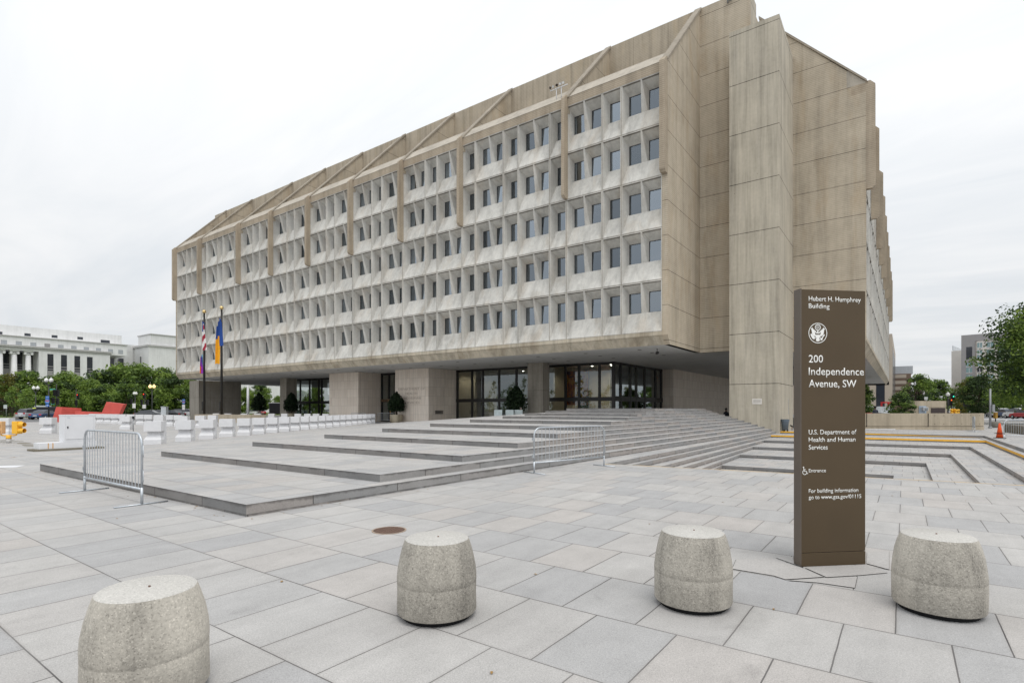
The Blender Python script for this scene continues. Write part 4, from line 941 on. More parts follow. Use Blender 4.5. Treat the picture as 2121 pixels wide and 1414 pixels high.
a = MB(); q = [sp_(*v_) for v_ in ((147,851),(206,854),(206,868),(147,868))]; a.prism([(q[0][0],0.6,q[0][1]),(q[1][0],0.5,q[1][1]),(q[2][0],0.5,-0.05),(q[3][0],0.6,-0.05)][::-1], (0,0.35,0)); a.obj('low_beam', M['red_steel'], sc_)

# ------------------------------------------------------------------ low wall and flagpoles
lw = MB(); lw.box(-72.6,-59.3,32.0,33.9,-0.05,0.92); tag(lw.obj('low_wall', M['garden_wall']), 'low brown concrete wall carrying the two flagpoles', 'wall')
def pole(px, ptop, lb):
    dx, dy = PX(px, 1.0); y = 33.0; dep = y/dy; x = dx*dep; h = ZP(ptop, dep)
    t = thing('flagpole', lb, 'flagpole', (x, y, 0.92), 0, 'dark flagpoles before the building')
    a = MB(); a.tube([(0,0,-0.01),(0,0,h-0.92-0.25)], [0.16,0.105], 12); a.obj('pole', M['bronze_frame'], t)
    a = MB(); a.ball((0,0,h-0.92-0.02), 0.23, 12, 8); a.obj('finial', M['gold'], t)
    a = MB(); a.box(-0.42,-0.17,-0.12,0.12,0.5,1.6); a.obj('control_box', M['bronze_frame'], t)
    return x, y, h, dep
fp1 = pole(423, 645, 'dark flagpole with a silver ball, flying the striped flag'); fp2 = pole(459, 637, 'taller looking dark flagpole with a gold ball, flying the blue and gold flag')
def drape(name, lb, x, y, z0, z1, w0, w1, side, colf, mats, seed, amp=0.16):
    """a limp flag: hangs from the pole in vertical folds"""
    rr = random.Random(seed); nz, nx = 34, 22; a = MB()
    def pt(i, j):
        u_, v_ = i/nx, j/nz; w = w0+(w1-w0)*v_
        fold = math.sin(u_*11+seed+2.0*v_)*amp*(0.4+0.6*u_)
        xx = side*(u_*w + 0.10*math.sin(u_*7+v_*5+seed)*v_)
        zz = z1-(z1-z0)*v_ - 0.35*u_*(1-v_)*(z1-z0)*0.5 - 0.10*abs(math.sin(u_*9+seed))*v_
        return (xx*ct - (fold-0.0)*st*0.0, -0.22+fold*0.9, zz)
    for j in range(nz):
        for i in range(nx):
            a.face([pt(i,j),pt(i+1,j),pt(i+1,j+1),pt(i,j+1)], colf((i+0.5)/nx, (j+0.5)/nz), True)
    o = a.obj(name, [M[m_] for m_ in mats], None, (x, y, 0)); tag(o, lb, 'flag'); return o
d1, d2 = fp1[3], fp2[3]
def stripes(u_, v_):
    q = v_*6.0+u_*2.0
    if v_ < 0.34 and u_ < 0.75: return 2
    return int((u_*4.2+v_*5.5)) % 2
drape('striped_flag', 'limp red and white striped flag with a blue corner on the left pole', fp1[0], fp1[1], ZP(725,d1), ZP(663,d1), 0.6, 1.0, 1, stripes, ['flag_red','flag_white','flag_blue'], 1.3)
drape('rainbow_flag', 'narrow limp rainbow flag hanging below the striped flag', fp1[0], fp1[1], ZP(772,d1), ZP(733,d1), 0.25, 0.75, -1, lambda u_, v_: min(5, int((u_*0.6+v_*0.55)*5.2)), ['flag_cyan','flag_blue','flag_purple','flag_purple','flag_orange','flag_orange'], 0.4)
drape('blue_flag', 'limp blue flag at the top of the right pole', fp2[0], fp2[1], ZP(716,d2), ZP(657,d2), 0.35, 0.8, 1, lambda u_, v_: 0, ['flag_blue'], 2.2)
drape('gold_flag', 'limp blue and gold flag hanging lowest on the right pole', fp2[0]-0.05, fp2[1]-0.02, ZP(752,d2), ZP(662,d2), 0.45, 1.35, -1, lambda u_, v_: 0 if v_ < 0.34 else 1, ['flag_blue','flag_gold'], 0.9, 0.22)

# ------------------------------------------------------------------ foliage
def leaves(mb, c, rad, n, size, rr, m=0, squash=0.8):
    for _ in range(n):
        d = Vector((rr.gauss(0,1), rr.gauss(0,1), rr.gauss(0,1)*squash)); d.normalize()
        r = rr.random()**0.42; p = Vector(c)+Vector((d.x*rad[0]*r, d.y*rad[1]*r, d.z*rad[2]*r))
        nrm = (d*0.7+Vector((rr.uniform(-1,1), rr.uniform(-1,1), rr.uniform(-0.2,1.1)))).normalized()
        t = nrm.orthogonal().normalized(); b = nrm.cross(t); a = rr.uniform(0, 6.28)
        u_ = t*math.cos(a)+b*math.sin(a); v_ = nrm.cross(u_); s_ = size*rr.uniform(0.6,1.35)
        mb.face([p-u_*s_, p-v_*s_*0.55+nrm*s_*0.12, p+u_*s_, p+v_*s_*0.55+nrm*s_*0.12], m)
def crown_mesh(seed, h0, h1, rad, nclump, per, size, mats, shape='round', lim=None):
    rr = random.Random(seed); mb = MB(); cl = []
    for i in range(nclump):
        f = (i+0.5)/nclump; z = h0+(h1-h0)*f
        if shape == 'round': rx = rad*math.sqrt(max(0.05, 1-((f-0.42)/0.60)**2))
        elif shape == 'cone': rx = rad*(1.02-f)**0.75*(0.75 if f < 0.08 else 1)
        else: rx = rad*(0.55+0.45*math.sin(f*math.pi))*(1.0 if f < 0.6 else 1.25-f*0.42)
        for k_ in range(3 if shape != 'cone' else 2):
            a = rr.uniform(0, 6.283); r = rx*math.sqrt(rr.random())*0.95
            c = (r*math.cos(a), r*math.sin(a), z+rr.uniform(-0.06,0.06)*(h1-h0)); q = rad*rr.uniform(0.20,0.36)
            if shape == 'cone': q = max(0.09*rad*3, rx*0.5)
            cl.append((c, q)); leaves(mb, c, (q*1.15, q*1.15, q*0.85), per, size, rr, rr.randrange(len(mats)))
    return mb, cl
def trunk_mesh(seed, h, r, h0, cl, nb=14):
    rr = random.Random(seed); mb = MB(); top = h0+(h-h0)*0.72
    pts = [(0.10*math.sin(i*1.3+seed)*r*3*i/6, 0.10*math.cos(i*1.7+seed)*r*3*i/6, top*i/6) for i in range(7)]; pts[0] = (0,0,-0.08)
    mb.tube(pts, [r*1.25]+[r*(1-0.13*i) for i in range(1,7)], 9)
    for c, q in rr.sample(cl, min(nb, len(cl))):
        zb = max(h0*0.75, min(top*0.92, c[2]-abs(c[2])*0.22)); f = zb/top
        a = Vector((pts[min(6,int(f*6))][0], pts[min(6,int(f*6))][1], zb)); b = Vector(c); m_ = (a+b)/2+Vector((0,0,q*0.25))
        mb.tube([a, m_, b], [r*0.42, r*0.25, r*0.09], 6, caps=False)
    return mb
TREES = {}
def tree_kind(key, seed, h, h0, rad, ncl, per, size, mats, shape='round', tr=0.18):
    cm, cl = crown_mesh(seed, h0, h, rad, ncl, per, size, mats, shape)
    tm_ = trunk_mesh(seed, h, tr, h0, cl)
    TREES[key] = (tm_.mesh('trunk', M['bark']), cm.mesh('crown', [M[m_] for m_ in mats]))
def tree(key, name, lb, x, y, s, rz, sz=None, z=0.0, grp=None, cat='tree'):
    t = thing(name, lb, cat, (x, y, z), rz, grp); t.scale = (s, s, sz or s)
    a = bpy.data.objects.new('trunk', TREES[key][0]); C.objects.link(a); a.parent = t
    b = bpy.data.objects.new('crown', TREES[key][1]); C.objects.link(b); b.parent = t
    return t
tree_kind('wide', 11, 10.0, 1.6, 5.0, 26, 85, 0.30, ['leaf_mid','leaf_bright','leaf_mid','leaf_dark'])
tree_kind('bushy', 12, 9.0, 0.6, 4.0, 26, 85, 0.27, ['leaf_mid','leaf_mid','leaf_dark','leaf_bright'])
tree_kind('bright', 13, 8.0, 1.0, 3.6, 24, 80, 0.25, ['leaf_bright','leaf_bright','leaf_mid'])
tree_kind('tall', 14, 13.0, 2.0, 4.8, 30, 85, 0.31, ['leaf_mid','leaf_dark','leaf_mid','leaf_bright'])
tree_kind('olive', 15, 9.0, 1.0, 3.2, 24, 70, 0.22, ['leaf_olive','leaf_mid','leaf_olive'])
tree_kind('dark', 16, 8.5, 1.5, 3.0, 26, 75, 0.19, ['leaf_dark','leaf_dark','leaf_mid'], 'oval')
tree_kind('big', 17, 14.0, 2.0, 5.8, 42, 140, 0.20, ['leaf_mid','leaf_dark','leaf_bright','leaf_mid'], 'round', 0.22)
tree_kind('young', 18, 5.0, 1.3, 1.9, 18, 60, 0.13, ['leaf_dark','leaf_mid'], 'round', 0.09)
tree_kind('sapling', 19, 4.0, 1.5, 0.9, 12, 22, 0.12, ['leaf_bright','leaf_mid'], 'oval', 0.05)
tree_kind('purple', 20, 5.0, 0.3, 2.6, 16, 60, 0.16, ['leaf_purple','leaf_dark'], 'round', 0.12)
GT = 'trees across the street on the left'
LT = [('olive',10,118,8.6,'yellow green tree at the left edge behind the signal heads'),('bushy',52,136,10.4,'dark bushy tree between the yellow green tree and the columned porch'),('bright',84,120,6.4,'bright green small tree behind the white van'),('bushy',112,140,9.2,'mid green tree left of the tall blue road sign'),('wide',140,150,11.0,'spreading tree in front of the long window strips, left one'),('bright',186,128,7.9,'bright green bushy tree above the folded red slab'),('bushy',215,122,6.7,'soft green bushy tree behind the red sculpture'),('wide',238,142,12.4,'large rounded tree that rises highest, left of the corner block'),('bushy',262,118,6.6,'low bushy tree above the tilted red slab'),('wide',300,140,12.2,'large rounded tree in front of the white corner block'),('tall',336,146,12.0,'broad tree right of the twin lit lamps'),('bushy',362,126,9.2,'dark tree beside the grey corner pier'),('bushy',398,140,8.6,'dark tree partly hidden behind the grey corner pier'),('wide',166,158,9.6,'dark tree top between the bright bushy tree and the windows')]
for i, (ky, px, dep, h, lb) in enumerate(LT):
    x, y = PX(px, dep); hh = {'wide':10.0,'bushy':9.0,'bright':8.0,'tall':13.0,'olive':9.0}[ky]
    tree(ky, 'street_tree', lb, x, y, h/hh*1.05, i*1.37, h/hh, 0.0, GT)
x, y = PX(8, 108); tree('purple', 'shrub', 'dark purple leaved shrub at the left edge', x, y, 0.75, 1.0, 0.7, cat='shrub')
x, y = PX(25, 104); tree('sapling', 'sapling', 'thin young tree with a bare stem near the left edge', x, y, 1.3, 0.5, 1.45)
x, y = PX(54, 92); tree('sapling', 'sapling', 'bright green sapling left of the parked van', x, y, 1.5, 0.9, 1.2)
for i, (px, dep, lb) in enumerate([(30,112,'clipped low hedge by the wooden posts'),(70,114,'low green hedge behind the parked van')]):
    x, y = PX(px, dep); rr = random.Random(50+i); a = MB()
    for q in range(14): leaves(a, (q*0.55-3.6, rr.uniform(-0.3,0.3), 0.55), (0.6,0.6,0.55), 60, 0.12, rr)
    t = thing('hedge', lb, 'hedge', (x, y, 0), CT); a.obj('foliage', M['leaf_mid'], t)
# trees seen through the open ground floor and behind it
for i, (ky, px, dep, h, lb) in enumerate([('bright',508,150,7.0,'bright green tree beside the white pole, under the building'),('tall',538,185,9.8,'tall dark tree seen through the open ground floor'),('bushy',600,170,6.4,'pale green tree left of the middle column, under the building'),('bright',575,150,4.9,'loose yellow green tree behind the conical potted tree'),('bushy',622,165,6.7,'tree seen through the left lobby glass'),('bright',655,150,7.4,'thin leafy tree seen through the lobby glass by the travertine')]):
    x, y = PX(px, dep); hh = {'wide':10.0,'bushy':9.0,'bright':8.0,'tall':13.0}[ky]; tree(ky, 'tree', lb, x, y, h/hh*(0.8 if dep < 160 else 1.0), i*2.1, h/hh, 0.0, 'trees beyond the ground floor')
# right-hand trees
GR_T = 'trees along the street on the right'
for i, (ky, px, dep, h, lb) in enumerate([('tall',1902,150,10.6,'rounded tree left of the guard booth lamps'),('tall',1947,158,9.6,'spreading tree behind the guard booth'),('olive',2000,95,6.4,'light olive tree in front of the grey building'),('dark',2027,72,5.9,'dense dark round tree behind the end of the concrete wall'),('big',2150,60,13.0,'largest tree, reaching over the right edge of the picture'),('big',2200,75,14.5,'tall tree mostly outside the right edge'),('bushy',2080,120,8.4,'mid green tree behind the largest tree'),('young',1868,48,3.0,'small tree in front of the guard booth wall'),('purple',1893,62,3.6,'small purplish flowering tree left of the guard booth'),('bushy',1782,78,4.7,'small tree peeping out beside the brown sign')]):
    hh = {'wide':10.0,'bushy':9.0,'bright':8.0,'tall':13.0,'olive':9.0,'dark':8.5,'big':14.0,'young':5.0,'purple':5.0}[ky]
    x, y = PX(px, dep); tree(ky, 'tree', lb, x, y, h/hh, i*1.9+0.3, h/hh, 0.0, GR_T)
# the wooded park across the avenue behind the viewpoint, mirrored in the lobby glass
rr = random.Random(77); a = MB()
for i in range(60):
    xx = -215+i*3.4+rr.uniform(-1,1); yy = -64+rr.uniform(-5,5); h = rr.uniform(9,15)*(0.8+0.25*math.sin(i*0.9))
    for q in range(7): leaves(a, (xx+rr.uniform(-1.4,1.4), yy+rr.uniform(-1.4,1.4), 0.8+h*q/7.0), (2.0*(1.1-q/9.0),2.0*(1.1-q/9.0),1.2), 34, 0.34, rr)
o = a.obj('wooded_park', M['leaf_mid']); o['kind'] = 'stuff'
# ------------------------------------------------------------------ potted trees by the entrances
def potted(lb, x, y, h, r):
    t = thing('potted_tree', lb, 'potted tree', (x, y, ramp_z(x, y)), 0, 'clipped trees in concrete pots')
    a = MB(); a.lathe([(0.74*r,0.0),(0.92*r,0.10),(0.98*r,0.45),(1.0*r,0.85),(1.0*r,0.95),(0.88*r,0.95),(0.86*r,0.86)], (0,0,0), 28, 0, True, True, False); a.obj('pot', M['pot_concrete'], t)
    a = MB(); a.lathe([(0.86*r,0.80),(0.86*r,0.87)], (0,0,0), 20); a.obj('soil', M['planter_soil'], t)
    rr = random.Random(int(abs(x)*10)); a = MB()
    for i in range(3): a.tube([(0.06*i-0.05,0.04*i,0.8),(0.12*i-0.1,0.1*math.sin(i*2),1.7),(0.1*i-0.1,0.0,h*0.75)], [0.06,0.05,0.02], 6)
    a.obj('trunk', M['bark'], t)
    a = MB(); n = 46; R0 = h*0.27
    for i in range(n):
        f = (i+0.5)/n; z = 1.45+(h-1.45)*f; rx = R0*(0.88+0.22*f/0.2 if f < 0.2 else 1.10*(1-((f-0.2)/0.82)**2.3)); rx = max(0.12, rx)
        for k_ in range(4):
            q = rr.uniform(0, 6.28); leaves(a, (rx*0.62*math.cos(q), rx*0.62*math.sin(q), z), (rx*0.46,rx*0.46,0.28), 20, 0.115, rr)
    a.obj('crown', M['leaf_topiary'], t); return t
potted('clipped potted tree standing before the carved travertine wall', -46.9, 42.4, 3.35, 0.72)
potted('large clipped potted tree left of the square lobby column', -31.0, 43.6, 3.75, 0.8)
potted('conical potted tree left of the middle concrete column', -79.3, 44.2, 3.9, 0.9)
potted('conical potted tree in front of the left lobby glass', -72.6, 45.4, 3.8, 0.9)
# ------------------------------------------------------------------ manhole, drain, floodlights
x, y = GR(806, 1098); mh = thing('manhole_cover', 'round rusty iron manhole cover set in the paving', 'manhole cover', (x, y, 0), 0.4)
mb = MB(); mb.lathe([(0.225,0.001),(0.225,0.006),(0.205,0.006)], (0,0,0), 36, 0, False, False, False); mb.obj('rim', plain('rust_pale', (0.34,0.26,0.20), 0.8, 0.2), mh)
mb = MB(); mb.lathe([(0.204,0.001),(0.204,0.005)], (0,0,0), 36); mb.obj('lid', plain('rust_dark', (0.10,0.066,0.05), 0.7, 0.3), mh)
mb = MB()
for i in range(-6, 7):
    for j in range(-6, 7):
        if math.hypot(i, j)*0.03 < 0.185: mb.obox((i*0.03, j*0.03, 0), 0.024 if (i+j) % 2 else 0.012, 0.012 if (i+j) % 2 else 0.024, 0.005, 0.009, 0)
mb.obj('tread_pattern', M['rust'], mh)
x, y = GR(88, 946); mb = MB(); mb.box(-0.9,0.9,-0.25,0.25,0.002,0.006); o = mb.obj('patch', plain('rusty_patch', (0.30,0.23,0.18), 0.9, 0.1, 0, 0.4, 6.0), None, (x, y, 0), CT); struct(o)
fl = thing('floodlight_rack', 'white rack of five round floodlights standing on the roof parapet', 'floodlights', (-22.2, YF+0.35, 26.4)); fl.scale = (0.5, 0.5, 0.38)
mb = MB(); mb.tube([(-0.85,0,0),(-0.85,0,2.35)], 0.06, 8); mb.tube([(0.05,0,0),(0.05,0,2.35)], 0.06, 8); mb.tube([(-2.0,0,2.35),(1.2,0,2.35)], 0.10, 8); mb.obj('rack_frame', M['white_paint'], fl)
for i, x in enumerate((-1.75,-1.2,-0.5,0.1,0.62)):
    mb = MB(); mb.tube([(x,-0.02,2.38),(x-0.10,-0.12,2.72)], 0.03, 6); o = mb.obj('lamp_arm', M['bronze_frame'], fl)
    mb = MB(); mb.lathe([(0.06,-0.16),(0.20,-0.05),(0.25,0.06),(0.24,0.07)], (0,0,0), 16, 0, True, True, False); mb.lathe([(0.235,0.05),(0.001,0.055)], (0,0,0), 16, 1, False, False, False)
    l_ = mb.obj('lamp_head', [M['bronze_frame'], M['lens_dark' if i in (0,2) else 'globe_glass']], fl, (x-0.14,-0.2,2.88)); l_.rotation_euler = (math.radians(112),0,0.35*(i-2))
mb = MB(); mb.tube([(0,0,0),(0,0,0.5),(0.25,-0.1,0.55),(0.25,-0.15,0.2)], 0.06, 8); mb.ball((0.25,-0.15,0.1),0.14,10,6)
t = thing('roof_camera', 'small security camera on the roof edge above the stair tower', 'camera', (-11.2, YC_-0.1, ZTOP-0.55)); mb.obj('camera_arm', M['steel_pole'], t)

# ------------------------------------------------------------------ people
def person(lb, x, y, z, rz, shirt, trousers, skin, hair, h=1.75, stoop=0.0, skirt=False):
    t = thing('person', lb, 'person', (x, y, z), rz); s = h/1.75
    me = bpy.data.meshes.new('body'); 
    P_ = [(0,0,0.96),(0,0.01,1.18),(0,0.0-stoop*0.05,1.40),(0,-0.02-stoop*0.1,1.49),(0,-0.03-stoop*0.14,1.58),(0,-0.03-stoop*0.15,1.68),
      (0.09,0,0.92),(0.10,-0.02,0.50),(0.10,0.02,0.09),(0.11,-0.12,0.04),(-0.09,0,0.92),(-0.10,-0.02,0.50),(-0.10,0.02,0.09),(-0.11,-0.12,0.04),
      (0.17,0,1.39),(0.22,0.02,1.12),(0.21,-0.08,0.88),(0.20,-0.12,0.80),(-0.17,0,1.39),(-0.22,0.02,1.12),(-0.21,-0.08,0.88),(-0.20,-0.12,0.80)]
    E_ = [(0,1),(1,2),(2,3),(3,4),(4,5),(0,6),(6,7),(7,8),(8,9),(0,10),(10,11),(11,12),(12,13),(2,14),(14,15),(15,16),(16,17),(2,18),(18,19),(19,20),(20,21)]
    R__ = [0.15,0.145,0.15,0.06,0.095,0.075,0.10,0.07,0.05,0.04,0.10,0.07,0.05,0.04,0.075,0.055,0.04,0.038,0.075,0.055,0.04,0.038]
    me.from_pydata([(p[0]*s,p[1]*s,p[2]*s) for p in P_], E_, []); me.update()
    o = bpy.data.objects.new('body', me); C.objects.link(o)
    sk = o.modifiers.new('skin', 'SKIN'); sb = o.modifiers.new('sub', 'SUBSURF'); sb.levels = 1; sb.render_levels = 1
    for i, r in enumerate(R__):
        me.skin_vertices[0].data[i].radius = (r*s, r*s*0.8)
    me.skin_vertices[0].data[0].use_root = True
    dg = bpy.context.evaluated_depsgraph_get(); m2 = bpy.data.meshes.new_from_object(o.evaluated_get(dg)); bpy.data.objects.remove(o)
    for mt in (skin, shirt, trousers): m2.materials.append(M[mt])
    for p in m2.polygons:
        p.use_smooth = True; c = p.center/s; rad = abs(c.x)
        if c.z > 1.47: p.material_index = 0
        elif c.z > 0.93: p.material_index = 1
        elif c.z < 0.87 and rad > 0.165: p.material_index = 0
        else: p.material_index = 2 if rad < 0.17 else 1
    b = bpy.data.objects.new('body', m2); C.objects.link(b); b.parent = t
    a = MB(); hc = P_[5]; a.ball((hc[0]*s, (hc[1]+0.025)*s, (hc[2]+0.005)*s), 0.105*s, 12, 8, 0, 0.95); a.obj('hair', M[hair], t)
    return t
x, y = PX(1077, 51.9); person('man in a maroon pullover with grey hair, walking behind the steps', x, y, ramp_z(x, y), CT+1.2, 'maroon_cloth', 'dark_cloth', 'skin', 'hair_grey', 1.72, 0.6)
x, y = PX(1504, 46.0); person('person in dark clothes seen from behind in the passage left of the stair tower', x, y, -0.12, CT+math.pi, 'dark_cloth', 'dark_cloth', 'dark_skin', 'hair_black', 1.78)
x, y = PX(1813, 47.0); person('person in a slate jacket seen from behind over the concrete wall', x, y, 0.05, CT+math.pi, 'slate_cloth', 'dark_cloth', 'dark_skin', 'hair_black', 1.78)
x, y = PX(65, 110); person('person in a pale shirt walking beyond the parked van', x, y, 0.1, CT, 'flag_cyan', 'blue_cloth', 'skin', 'hair_black', 1.75)
x, y = PX(70, 109); person('person in a blue shirt standing beyond the parked van', x, y, 0.1, CT+0.6, 'blue_cloth', 'dark_cloth', 'skin', 'hair_black', 1.7)

# ------------------------------------------------------------------ right-hand wall, booth and small things
gw = thing('garden_wall', 'long tan concrete wall with a rounded end, beyond the sunken court', 'wall', (0,0,0))
def wp(px, dep): return PX(px, dep)
mb = MB(); pts = []
front = [wp(1690,43.6), wp(1700,43.6), wp(1922,43.8), wp(2030,44.2)]
ex, ey = wp(2030,44.2); 
arc = []
for i in range(9):
    a = -math.pi/2+math.pi*0.5*i/8; r_ = 0.75
    cx_, cy_ = W((2030-CCX)/CF*44.2, 44.2+r_); q = (r_*math.cos(a), r_*math.sin(a)); arc.append((cx_+q[0]*ct-q[1]*st, cy_+q[0]*st+q[1]*ct))
backp = [W((2049-CCX)/CF*44.2+0.2, 49.0), W((1690-CCX)/CF*43.6, 49.0)]
out = front[:3]+arc
cap_i = [(p[0]+0.30*(-st), p[1]+0.30*ct) for p in out]
def band(z0, z1, inset):
    o_ = [(p[0]-inset*st, p[1]+inset*ct) for p in out]
    for i in range(len(o_)-1):
        mb.face([(*o_[i],z0),(*o_[i+1],z0),(*o_[i+1],z1),(*o_[i],z1)])
    return o_
o1 = band(-0.2, 0.16, 0.0); o2 = band(0.16, 0.215, 0.10); o3 = band(0.215, 1.25, 0.01)
for i in range(len(o3)-1):
    mb.face([(*o3[i],1.25),(*o3[i+1],1.25),(o3[i+1][0]-0.28*st,o3[i+1][1]+0.28*ct,1.25),(o3[i][0]-0.28*st,o3[i][1]+0.28*ct,1.25)])
    mb.face([(*o1[i],0.16),(*o1[i+1],0.16),(*o2[i+1],0.16),(*o2[i],0.16)])
    mb.face([(*o2[i],0.215),(*o2[i+1],0.215),(*o3[i+1],0.215),(*o3[i],0.215)])
for i in range(len(o3)-1):
    q = [(o3[i][0]-0.28*st,o3[i][1]+0.28*ct),(o3[i+1][0]-0.28*st,o3[i+1][1]+0.28*ct)]; mb.face([(*q[1],-0.2),(*q[0],-0.2),(*q[0],1.25),(*q[1],1.25)])
mb.obj('wall_body', M['garden_wall'], gw)
mb = MB()
for px in (1795,1922.5):
    x, y = wp(px, 43.68); mb.obox((x,y,0), 0.02, 0.07, 0.16, 1.252, CT)
mb.obj('open_joint', M['dark_interior'], gw)
mb = MB()
for r in range(2):
    for i in range(13):
        px = 1806+i*18.6; x, y = wp(px, 43.72+0.0009*(px-1796)); mb.obox((x,y,0), 0.035, 0.04, 0.38+0.68*r, 0.415+0.68*r, CT)
mb.obj('tie_hole', M['dark_interior'], gw)
mb = MB(); mb.obox((wp(1760,43.0)), 7.2, 0.05, -0.12, 0.02, CT); tag(mb.obj('white_kerb', M['white_paint']), 'white painted kerb strip at the foot of the tan concrete wall', 'kerb')
# guard booth
bd_ = 50.0
gb = thing('guard_booth', 'flat roofed tan concrete guard booth with rounded corner behind the wall', 'guard booth', (*PX(1893, bd_), 0), CT)
S_ = bd_/CF; bw_ = (1959-1893)*S_; zt_ = ZP(830, bd_)
mb = MB(); fr_ = []
for i in range(7):
    a = math.pi+math.pi*0.5*i/6; fr_.append((0.6+0.6*math.cos(a), 0.6+0.6*math.sin(a)))
pl = fr_+[(bw_,0),(bw_,2.6),(0,2.6)]
mb.prism([(p[0],p[1],0) for p in pl][::-1], (0,0,ZP(843,bd_)))
pl2 = [(p[0]-0.0,p[1]-0.03) for p in fr_]+[(bw_+0.02,-0.03),(bw_+0.02,2.6),(0,2.6)]
mb.prism([(p[0],p[1],ZP(843,bd_)+0.002) for p in pl2][::-1], (0,0,zt_-ZP(843,bd_))); mb.box(bw_+0.02,bw_+0.35,0.3,2.6,0,ZP(846,bd_)); mb.obj('booth_wall', M['garden_wall'], gb)
mb = MB(); mb.box((1928-1893)*S_, (1957-1893)*S_, -0.035, -0.004, ZP(856,bd_), ZP(844.5,bd_)); mb.obj('window', M['lens_dark'], gb)
mb = MB(); mb.box((1903-1893)*S_, (1918-1893)*S_, -0.05, 0.0, 0.0, ZP(840.5,bd_)); d_ = mb.obj('door', plain('door_blue_grey', (0.30,0.36,0.43), 0.5, 0.3), gb)
mb = MB(); mb.box((1906.5-1893)*S_, (1916-1893)*S_, -0.40, -0.06, ZP(850.5,bd_), ZP(843,bd_)); ac = tag(mb.obj('air_conditioner', M['notice_grey'], None, (*PX(1893,bd_),0), CT), 'pale boxy air conditioner sticking out of the guard booth door', 'air conditioner')
mb = MB()
for i in range(4): mb.box((1907.6-1893)*S_, (1915-1893)*S_, -0.41, -0.402, ZP(850-1.6*i,bd_), ZP(849.2-1.6*i,bd_))
mb.obj('grille', M['bronze_frame'], ac)
mb = MB(); mb.tube([(0,0,0),(0,0,0.25)],0.04,6); mb.box(-0.13,0.13,-0.13,0.13,0.12,0.4); tag(mb.obj('rooftop_box', M['notice_grey'], None, (*PX(1918, bd_+1), zt_)), 'small grey electrical box on the guard booth roof', 'box')
# bin, cone, planter, kerb wall, poles on the right
x, y = -6.92, 43.1; tb = thing('rubbish_bin', 'grey wheeled rubbish bin beside the foot of the stair tower', 'bin', (x, y, land_z(x,y)), CT)
mb = MB(); mb.lathe([(0.20,0.09),(0.255,0.84)], (0,0,0), 20, 0, True, True, False); mb.lathe([(0.275,0.68),(0.285,0.84),(0.295,0.86),(0.265,0.86),(0.25,0.70)], (0,0,0), 20, 0, False, False, False); mb.obj('bin_body', M['bin_grey'], tb)
mb = MB(); mb.lathe([(0.24,0.70),(0.0001,0.70)], (0,0,0), 16, 0, False, False, False); mb.obj('liner', M['rubber'], tb)
for a in range(5):
    mb = MB(); q = a*1.2566; mb.obox((0.19*math.cos(q),0.19*math.sin(q),0), 0.04, 0.09, 0.0, 0.10, q); mb.obj('wheel', M['rubber'], tb)
x, y = PX(1640.5, 40.9); t = thing('hose_tap', 'small black hose tap at the foot of the stair tower', 'tap', (x, y, 0), CT); mb = MB(); mb.tube([(0,0,0),(0,0,0.28)],0.03,6); mb.obj('stem', M['rust'], t); mb = MB(); mb.tube([(0.0,0,0.28),(-0.14,0,0.36),(0.10,0,0.26)],0.045,6); mb.obj('tap_head', M['rubber'], t)
x, y = PX(2070.5, 32.2); cn = thing('traffic_cone', 'orange traffic cone with a black collar on the right', 'traffic cone', (x, y, -0.14), CT)
mb = MB(); mb.lathe([(0.17,0.04),(0.045,0.88),(0.03,0.90)], (0,0,0), 22); mb.obj('cone_body', M['cone_orange'], cn)
mb = MB(); mb.box(-0.21,0.21,-0.21,0.21,0,0.045); mb.obj('base', M['rubber'], cn)
mb = MB(); mb.lathe([(0.17,0.27),(0.25,0.28),(0.25,0.30),(0.12,0.31)], (0,0,0), 20); mb.obj('collar', M['rubber'], cn)
x, y = PX(2062, 50.0); t = thing('concrete_planter', 'squat rounded grey concrete planter block near the end of the wall', 'planter', (x, y, -0.1), CT); mb = MB(); mb.lathe([(0.30,0.0),(0.38,0.06),(0.40,0.35),(0.36,0.52),(0.30,0.55)], (0,0,0), 20); o = mb.obj('planter_body', plain('weathered_grey', (0.20,0.19,0.165), 0.9, 0.1), t); o.scale = (1.0,1.0,1.0)
x, y = PX(2062, 56.0); t = thing('old_traffic_signal', 'yellow signal head seen edge on behind the planter block', 'traffic signal', (x, y, 0), CT+1.4); mb = MB(); mb.tube([(0,0,0),(0,0,0.62)], 0.05, 8); mb.obj('post', M['rubber'], t); mb = MB(); mb.obox((0,0,0), 0.34, 0.20, 0.62, 1.25); mb.obj('signal_head', plain('old_yellow', (0.32,0.19,0.04), 0.6, 0.2), t)
x, y = PX(1976, 62.0); t = thing('signal_cluster', 'yellow signal heads with visors behind the wall, right of the guard booth', 'traffic signal', (x, y, 0), CT); mb = MB(); mb.tube([(0,0,0),(0,0,1.0)], 0.06, 8); mb.obj('post', M['rubber'], t)
for sx in (-1, 0, 1):
    mb = MB(); mb.obox((sx*0.16,abs(sx)*0.1,0), 0.22, 0.22, 1.0, 1.62, sx*0.7)
    for z in (1.16,1.45): mb.tube([(sx*0.22,-0.10,z),(sx*0.50,-0.16-0.2*(sx == 0),z+0.01)], 0.11, 8)
    mb.obj('signal_head', M['signal_yellow'], t)
mb = MB(); x, y = PX(2080, 40.5); x2, y2 = PX(2200, 30.5); ang = math.atan2(y2-y, x2-x); Lw = math.hypot(x2-x, y2-y)
mb.box(0, Lw, 0, 0.5, -0.2, 0.55)
o = mb.obj('bench_wall', plain('grooved_wall', (0.22,0.20,0.17), 0.9, 0.1), None, (x, y, -0.1), ang); tag(o, 'low grooved grey concrete wall behind the crowd barrier on the right', 'wall')
mb = MB()
